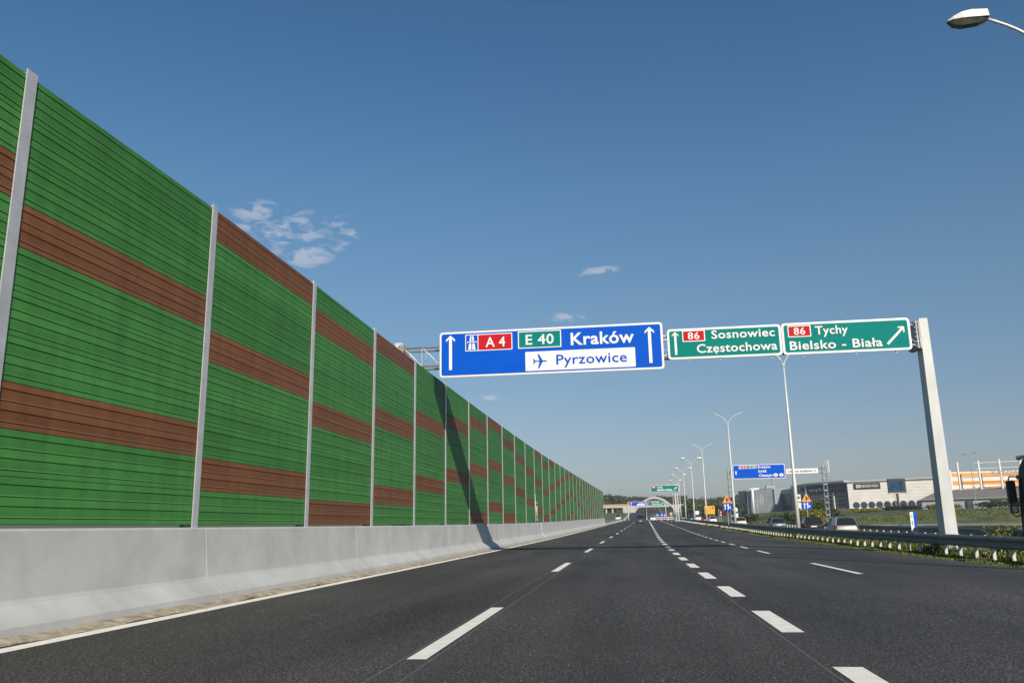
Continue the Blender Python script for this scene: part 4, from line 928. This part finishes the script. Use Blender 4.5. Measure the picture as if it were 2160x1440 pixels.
# ------------------------------------------------------------------ arch bridge and far signs
BY = 470; bz = gz(BY)+steep(BY)
br = empty('arch_bridge', (18, BY, bz)); tag(br, 'pale arch bridge crossing the road far ahead in front of the woods', 'bridge'); BL = br.location
M['bridge'] = mat('bridge_concrete', (.48, .44, .38), .8, var=.08, vscale=.3); M['bridge_w'] = mat('bridge_arch_paint', (.47, .46, .44), .6, var=.05)
xs_ = (5.0, 29.6); zt, zf = 16.5, 7.6
for dy, nm in ((0, 'arch'), (7, 'arch')):
    pts = []
    for i in range(25):
        t = i/24; x = xs_[0]+(xs_[1]-xs_[0])*t; z = zf+(zt-zf)*(1-(2*t-1)**2); pts.append(Vector((x, BY+dy, z))-BL)
    b = MB(); rings = []
    for i, p in enumerate(pts):
        d = (pts[min(i+1, 24)]-pts[max(i-1, 0)]).normalized(); nn = Vector((-d.z, 0, d.x))*.42; yy = Vector((0, .5, 0)); rings.append([p+nn-yy, p+nn+yy, p-nn+yy, p-nn-yy])
    b.loft(rings); b.build('arch', M['bridge_w'], br)
    b = MB()
    for i in range(4, 21, 2): b.tube([pts[i], Vector((pts[i].x, pts[i].y, 12.2-BL.z))], .06, 4)
    b.build('hanger', M['bridge_w'], br)
b = MB(); b.box(-60-BL.x, 34-BL.x, 0, 7.5, 11.3-BL.z, 12.5-BL.z); b.build('deck', M['bridge'], br)
b = MB(); b.box(-60-BL.x, 3-BL.x, -.1, -.05, 12.5-BL.z, 13.3-BL.z); b.build('parapet', mat('parapet_tan', (.42, .27, .14), .8), br)
for x0, x1 in ((-.3, 6.6), (27.8, 31.5)):
    b = MB(); b.box(x0-BL.x, x1-BL.x, -.3, 8, 4-BL.z, 11.3-BL.z); b.build('abutment', M['bridge'], br)
for x0 in (-6, -9.5, -18, -28):
    b = MB(); b.box(x0-.4-BL.x, x0+.4-BL.x, 1, 6, 4-BL.z, 11.3-BL.z); b.build('pier', M['bridge'], br)
for X, Y, wd, lab in ((-8.3, 431, 4, ''),): pass
def far_sign(X, Y, z, W_, H_, m, label, items, posts, beam=None):
    r = empty('direction_sign', P(X, Y, z)); tag(r, label, 'road sign'); board(r, W_, H_, m, r=.1, brd=.06, edge=.02)
    for it in items:
        if it[0] == 't': letters(r, it[1], it[7] if len(it) > 7 else M['white'], it[2], it[3], it[4], it[5], -.02, off=.04)
        elif it[0] == 'p': plate(r, 'sign_field', it[1], it[2], it[3], it[4], it[5], -.018, -.014, .03)
        elif it[0] == 'a': arrow(r, M['white'], it[1], it[2], it[3], .5, .2, -.02, it[4])
    return r
far_sign(5.6-13+10.0-.0, 230, 7.9, 7.45, 1.75, M['green'], 'far green direction sign reading 86, Tychy and Bielsko-Biała on a tall post',
         [('p', M['red'], .25, 1.45, 1.08, 1.55), ('t', '86', .5, 1.15, 1.15, .33), ('t', 'Tychy', 1.75, 3.2, 1.05, .42), ('t', 'Bielsko-Biała', 1.75, 5.7, .35, .42), ('a', 6.2, .5, 1.55, -PI/4)], None)
g3 = empty('sign_gantry', P(9.3, 230.6, -.1)); tag(g3, 'far pale gantry posts carrying the distant green Tychy sign', 'sign gantry')
for x in (-.35, .35): b = MB(); b.tube([(x, 0, 0), (x, 0, 9.3)], .17, 8); b.build('column', M['lamppole'], g3)
b = MB(); b.box(-6.5, .6, -.15, .15, 8.6, 8.85); b.box(-6.5, .6, -.15, .15, 8.05, 8.25); b.build('beam', M['lamppole'], g3)
def frel(X, Y, z): return P(X, Y, z)
far_sign(2.6-7.6, 330, 5.35, 6.6, 1.75, M['blue'], 'tiny blue direction sign left of the green one near the bridge',
         [('p', M['red'], 1.0, 1.9, 1.0, 1.5), ('t', 'Kraków', 3.6, 5.6, 1.05, .4), ('p', M['white'], 2.7, 5.7, .25, .85), ('a', .5, .3, 1.5, 0), ('a', 6.15, .3, 1.5, 0)], None)
far_sign(9.55-7.6, 330, 5.35, 6.3, 1.85, M['green'], 'tiny green direction sign reading Sosnowiec in front of the arch',
         [('p', M['red'], .2, .9, 1.1, 1.6), ('t', 'Sosnowiec', 1.4, 4.4, 1.15, .4), ('t', 'Czestochowa', 1.4, 5.1, .45, .4), ('a', 5.2, .5, 1.5, -PI/4)], None)
g4 = empty('sign_gantry', P(8.6, 330.6, 0)); tag(g4, 'far slim gantry carrying the tiny blue and green signs', 'sign gantry')
for x in (0, -14.4): b = MB(); b.tube([(x, 0, 0), (x, 0, 7.2)], .16, 8); b.build('column', M['lamppole'], g4)
b = MB(); b.box(-14.4, 0, -.15, .15, 6.6, 6.8); b.box(-14.4, 0, -.15, .15, 5.9, 6.05); b.build('beam', M['lamppole'], g4)
def far_barrier(X, Ya, Yb, label):
    m = MB(); root = empty('concrete_barrier', P(X, Ya, 0)); tag(root, label, 'safety barrier'); ys = [Ya]+[y for y in YS if Ya < y < Yb]+[Yb]
    m.loft([[P(X+dx, y, z+steep(y))-root.location for dx, z in ((-.3, -.1), (-.12, .9), (.12, .9), (.3, -.1))] for y in ys]); m.build('barrier_body', M['bridge_w'], root)
far_barrier(-7.6, 335, 600, 'pale concrete barrier left of the distant uphill road')
far_barrier(1.2, 345, 600, 'pale concrete barrier in the middle of the distant uphill road')
far_barrier(8.6, 300, 600, 'pale concrete barrier right of the distant uphill road')
# road works at the end of the right lane
M['rw'] = None
def stripes(name, w_=.35):
    m = bpy.data.materials.new(name); m.use_nodes = True; nt = m.node_tree; b = nt.nodes['Principled BSDF']; N = nt.nodes.new; L = nt.links.new
    t = N('ShaderNodeTexCoord'); s_ = N('ShaderNodeSeparateXYZ'); L(t.outputs['Object'], s_.inputs[0])
    a = N('ShaderNodeMath'); a.operation = 'ADD'; L(s_.outputs['X'], a.inputs[0]); L(s_.outputs['Z'], a.inputs[1])
    d = N('ShaderNodeMath'); d.operation = 'DIVIDE'; d.inputs[1].default_value = w_*2; L(a.outputs[0], d.inputs[0])
    f = N('ShaderNodeMath'); f.operation = 'FRACT'; L(d.outputs[0], f.inputs[0]); g = N('ShaderNodeMath'); g.operation = 'LESS_THAN'; g.inputs[1].default_value = .5; L(f.outputs[0], g.inputs[0])
    mx = N('ShaderNodeMix'); mx.data_type = 'RGBA'; L(g.outputs[0], mx.inputs['Factor']); mx.inputs['A'].default_value = (.75, .74, .72, 1); mx.inputs['B'].default_value = (.5, .03, .03, 1); L(mx.outputs['Result'], b.inputs['Base Color'])
    return m
M['rw'] = stripes('red_white_stripes')
for i, (X, Y, w_, lab) in enumerate(((4.7, 255, 1.6, 'leftmost red and white striped road works barrier'), (6.3, 252, 1.7, 'middle red and white striped road works barrier'), (8.0, 248, 1.5, 'rightmost red and white striped road works barrier'))):
    r = empty('works_barrier', P(X, Y, 0)); tag(r, lab, 'barrier', 'red and white road works barriers')
    for k in range(2): b = MB(); b.box(-w_/2, w_/2, 0, .05, .45+k*.5, .75+k*.5); b.build('striped_board', M['rw'], r)
    for x in (-w_/2+.1, w_/2-.15): b = MB(); b.box(x, x+.05, .05, .1, 0, 1.25); b.build('leg', M['galv'], r)
simple_sign('chevron_marker', 6.9, 205, 2.4, .55, .7, M['rw'], 'red and white striped marker right of the road works', 'road marker')
r, z = simple_sign('diversion_sign', 4.9, 225, 2.1, 3.0, .62, M['blue'], 'small wide blue sign above the road works barriers')
for x in (-1.0, .2, 1.1): b = MB(); b.box(x-.25, x+.25, -.016, -.012, z-.45, z-.18); b.build('text_block', M['white'], r)
simple_sign('green_marker', 8.1, 215, 1.9, .8, .75, M['green'], 'small green square sign right of the striped marker')
simple_sign('green_marker', 3.9, 290, 2.0, 1.5, .7, M['green'], 'small green sign behind the white hatchback')

# ------------------------------------------------------------------ vegetation
def leaf_cloud(m, c, r, n, size, rnd, flat=.8):
    for _ in range(n):
        while True:
            p = Vector((rnd.uniform(-1, 1), rnd.uniform(-1, 1), rnd.uniform(-1, 1)))
            if p.length <= 1: break
        p = p*(.35+.65*p.length) if p.length > .1 else p
        q_ = Vector((c[0]+p.x*r[0], c[1]+p.y*r[1], c[2]+p.z*r[2]))
        a = Vector((rnd.uniform(-1, 1), rnd.uniform(-1, 1), rnd.uniform(-.6, .6))).normalized(); b_ = a.cross(Vector((rnd.uniform(-1, 1), rnd.uniform(-1, 1), rnd.uniform(-1, 1)))).normalized()
        s_ = size*rnd.uniform(.55, 1.25)
        m.add([q_-a*s_, q_-b_*s_*.6, q_+a*s_, q_+b_*s_*.6], [(0, 1, 2, 3)])
def bush(x, y, z, rx, ry, rz, mt, label, n=500, size=.22, seed=1, cat='bush'):
    rnd = random.Random(seed); r = empty('bush', (x, y, z)); tag(r, label, cat)
    m = MB()
    for _ in range(max(3, int(rx*2.2))):
        cx = rnd.uniform(-.7, .7)*rx; h = rz*rnd.uniform(.6, 1.0)
        leaf_cloud(m, (cx, rnd.uniform(-.4, .4)*ry, h*.85), (rx*.42+.1, ry*.6, h*.75), n//max(3, int(rx*2.2)), size, rnd)
    m.build('foliage', mt, r)
    b = MB()
    for k in range(4): b.tube([(rnd.uniform(-.3, .3)*rx, 0, -.3), (rnd.uniform(-.5, .5)*rx, 0, rz*.8)], [.05, .02], 5)
    b.build('stem', M['bark'], r)
def bz_(x, y): return gz(y)+gnd(x-kx(y), y)
BUSH = [(20.9, 150, 2.6, 2.0, 1.5, 'bush_d', 'dark green bush right of the beige car'), (26.5, 142, 4.2, 2.2, 1.35, 'bush', 'wide mid green bush before the grey mall wall'),
        (33.0, 160, 2.4, 2.0, 1.9, 'bush_y', 'bright yellow green bush left of the tall lamp pole'), (31.5, 152, 2.2, 1.6, 1.6, 'bush_y', 'yellow green shrub under the price pylon'),
        (36.5, 165, 1.6, 1.4, 1.4, 'bush_y', 'small yellow shrub beneath the right lane board'), (44.5, 200, 2.0, 2.0, 2.9, 'bush', 'tall rounded green tree like bush right of the orange triangle'),
        (40, 180, 4.6, 2, 1.2, 'bush', 'low green hedge on the bank right of the price pylon'), (60.5, 262, 3.0, 2.2, 1.7, 'bush', 'round green bush before the glass entrance'),
        (56.5, 258, 2.0, 2.0, 1.6, 'bush_d', 'dark bush beside the round green one'), (66, 240, 5.0, 2.0, .75, 'bush_y', 'long yellowish hedge under the round windows'),
        (73, 232, 5.0, 2.2, .95, 'bush_d', 'dark long hedge under the video screen'), (76.8, 215, 4.2, 2.2, .8, 'bush_y', 'yellow hedge right of the video screen post'),
        (86, 203, 6.5, 2.4, 1.3, 'bush', 'long green shrubbery before the grey warehouse'), (95, 206, 4, 2.4, 1.1, 'bush_d', 'dark shrubbery behind the lorry mirror')]
for i, (x, y, rx, ry, rz, mt, lab) in enumerate(BUSH): bush(x, y, bz_(x, y), rx, ry, rz, M[mt], lab, n=int(420+rx*160), size=.2 if y < 180 else .3, seed=20+i)
bush(19.3, 46, bz_(19.3, 46)+.0, 1.9, .6, .75, M['bush_y'], 'straggly yellow flowering weeds behind the far guardrail', n=420, size=.07, seed=60, cat='weeds')
bush(10.8+kx(31.8), 32.4, bz_(11, 32), .7, .5, .28, M['bush'], 'low green weeds at the foot of the gantry column', n=500, size=.05, seed=61, cat='weeds')
bush(11.6+kx(28), 28.4, bz_(11.6, 28), .8, .5, .25, M['bush_d'], 'dark weeds with white flowers right of the gantry column', n=500, size=.05, seed=62, cat='weeds')
# grass on the verge: blades as one object
def grass(name, mt, areas, n, hmin, hmax, seed, lab):
    rnd = random.Random(seed); m = MB()
    for (X0, X1, Ya, Yb, wgt) in areas:
        for _ in range(int(n*wgt)):
            t = rnd.random(); Y = Ya*((Yb/Ya)**t); X = X0+(X1-X0)*rnd.random()
            cl = .5+.5*math.sin(X*2.1+Y*.37+math.sin(Y*.9))*math.sin(Y*.83+X*1.7+2*math.sin(Y*.31))
            if rnd.random() > .35+.65*cl: continue
            p = P(X, Y, gnd(X, Y)-.01); h = rnd.uniform(hmin, hmax)*(.5+.8*cl); wd = .012+.0011*Y
            a = rnd.uniform(0, PI); d = Vector((math.cos(a), math.sin(a), 0))*wd; ln = Vector((rnd.uniform(-.5, .5), rnd.uniform(-.5, .5), 1))*h
            m.add([p-d, p+d, p+ln*.6+d*.5, p+ln], [(0, 1, 2, 3)])
    tag(m.build(name, mt), lab, 'grass', kind='stuff')
grass('grass', M['blade'], [(9.80, 11.2, 20, 150, .55), (18.9, 20.3, 35, 110, .10)], 70000, .04, .12, 5, 'rough green grass and weeds along the verge under the guardrail')
grass('bank_grass', M['blade'], [(27, 70, 132, 182, 1.0), (19.9, 20.8, 30, 140, .06)], 16000, .06, .16, 6, 'long grass on the bank before the shopping centre')
grass('tall_grass', M['blade'], [(11.15, 12.65, 20, 170, 1.0)], 42000, .10, .30, 15, 'taller weedy grass growing behind the guardrail posts')
def flowers():
    rnd = random.Random(9); m = MB()
    for _ in range(130):
        X = rnd.uniform(10.9, 12.5); Y = rnd.choice([rnd.uniform(23, 30), rnd.uniform(24, 60)]); p = P(X, Y, gnd(X, Y)+rnd.uniform(.15, .36)); s_ = rnd.uniform(.012, .028)
        m.ball(p, (s_, s_, s_*.6), 5)
    tag(m.build('wild_flowers', M['flower']), 'scattered small white weed flowers under the guardrail', 'flowers', kind='stuff')
flowers()
for i, (x, y) in enumerate(((60.5, 121), (62.6, 119), (66.5, 121.5), (70.0, 118))):
    o = empty('swan', (x, y, POND_Z)); tag(o, 'small white swan floating near the far shore of the pond', 'swan', 'white swans on the pond')
    b = MB(); b.ball((0, 0, .16), (.48, .2, .2), 10); b.tube([(-.42, 0, .2), (-.56, 0, .42), (-.5, 0, .68), (-.62, 0, .74)], [.08, .05, .045, .05], 6); b.build('body', M['white'], o, smooth=True)
# far woods: hundreds of crowns reading as one mass
def forest():
    rnd = random.Random(11); m = MB(); t = MB()
    def tree(x, y, h, r, n=70, size=1.15):
        z = bz_(x, y); m.cur = 0
        for k in range(5):
            a = rnd.uniform(0, 2*PI); o = rnd.uniform(0, .5)*r
            leaf_cloud(m, (x+math.cos(a)*o, y+math.sin(a)*o, z+h*rnd.uniform(.35, .80)), (r*.66, r*.66, h*.22), n//5, size, rnd)
        t.tube([(x, y, z-1), (x, y, z+h*.6)], [.3, .15], 4)
    TOP = [(-160, 27), (-14, 26.5), (9, 23.8), (38, 20.8), (66, 22.3), (95, 24), (220, 26)]
    def topz(x, y):
        xx = x*650/y
        for (a, za), (b, zb) in zip(TOP, TOP[1:]):
            if xx <= b: break
        return EYE+(za+(zb-za)*(xx-a)/(b-a)-EYE)*y/650
    for row, (y0, dens, f0, f1) in enumerate(((512, 5.0, .62, .85), (532, 4.6, .7, .95), (555, 4.6, .78, .99), (585, 4.6, .85, 1.0), (625, 4.4, .95, 1.0), (665, 4.4, .975, 1.0))):
        x = -120
        while x < 190:
            X = x-kx(y0)
            if not abs(X) < (13 if y0 < 570 else -1):
                xx = x+rnd.uniform(-2, 2); yy = y0+rnd.uniform(-8, 8); g0 = bz_(xx, yy)
                h = max(6, EYE+(topz(xx, yy)-EYE)*rnd.uniform(f0, f1)-g0)
                tree(xx, yy, h, rnd.uniform(3.8, 6.0), 120, 1.0)
            x += dens*rnd.uniform(.7, 1.3)
    # nearer scrub to the right of the road beyond the side road
    for _ in range(120):
        y = rnd.uniform(365, 452); x = rnd.uniform(28.5, 54)*y/400
        if x > 50+ (430-y)*.1 and y > 395: continue
        g0 = bz_(x, y); tree(x, y, max(4.5, EYE+(10.3-EYE)*rnd.uniform(.75, 1.12)*y/400-g0), rnd.uniform(2.8, 4.2), 90, .8)
    for _ in range(60):
        x = rnd.uniform(-60, 60); y = rnd.uniform(492, 508)
        if abs(x-kx(y)) < 12: continue
        tree(x, y, rnd.uniform(5, 8), rnd.uniform(3, 5), 80, .9)
    for _ in range(30):
        y = rnd.uniform(330, 440); x = rnd.uniform(-40, -16); tree(x, y, rnd.uniform(2, 4), rnd.uniform(2, 3), 50, .7)
    o = m.build('forest', M['forest']); tag(o, 'dense dark green woods on the hill beyond the bridge', 'forest', kind='stuff')
    o2 = t.build('forest_trunks', M['bark']); tag(o2, 'trunks of the distant woods', 'tree trunks', kind='stuff')
forest()

# ------------------------------------------------------------------ air
def haze():
    m = bpy.data.materials.new('haze'); m.use_nodes = True; nt = m.node_tree; nt.nodes.clear()
    o = nt.nodes.new('ShaderNodeOutputMaterial'); v = nt.nodes.new('ShaderNodeVolumePrincipled'); nt.links.new(v.outputs[0], o.inputs['Volume'])
    v.inputs['Color'].default_value = (.72, .80, .88, 1); v.inputs['Density'].default_value = HAZE; v.inputs['Anisotropy'].default_value = .3
    b = MB(); b.box(-4000, 4000, -200, 6500, -3, 60); h = b.build('haze', m); tag(h, 'thin pale summer haze', 'haze', kind='stuff')
HAZE = 0.00035
USE_HAZE = True
if USE_HAZE: haze()
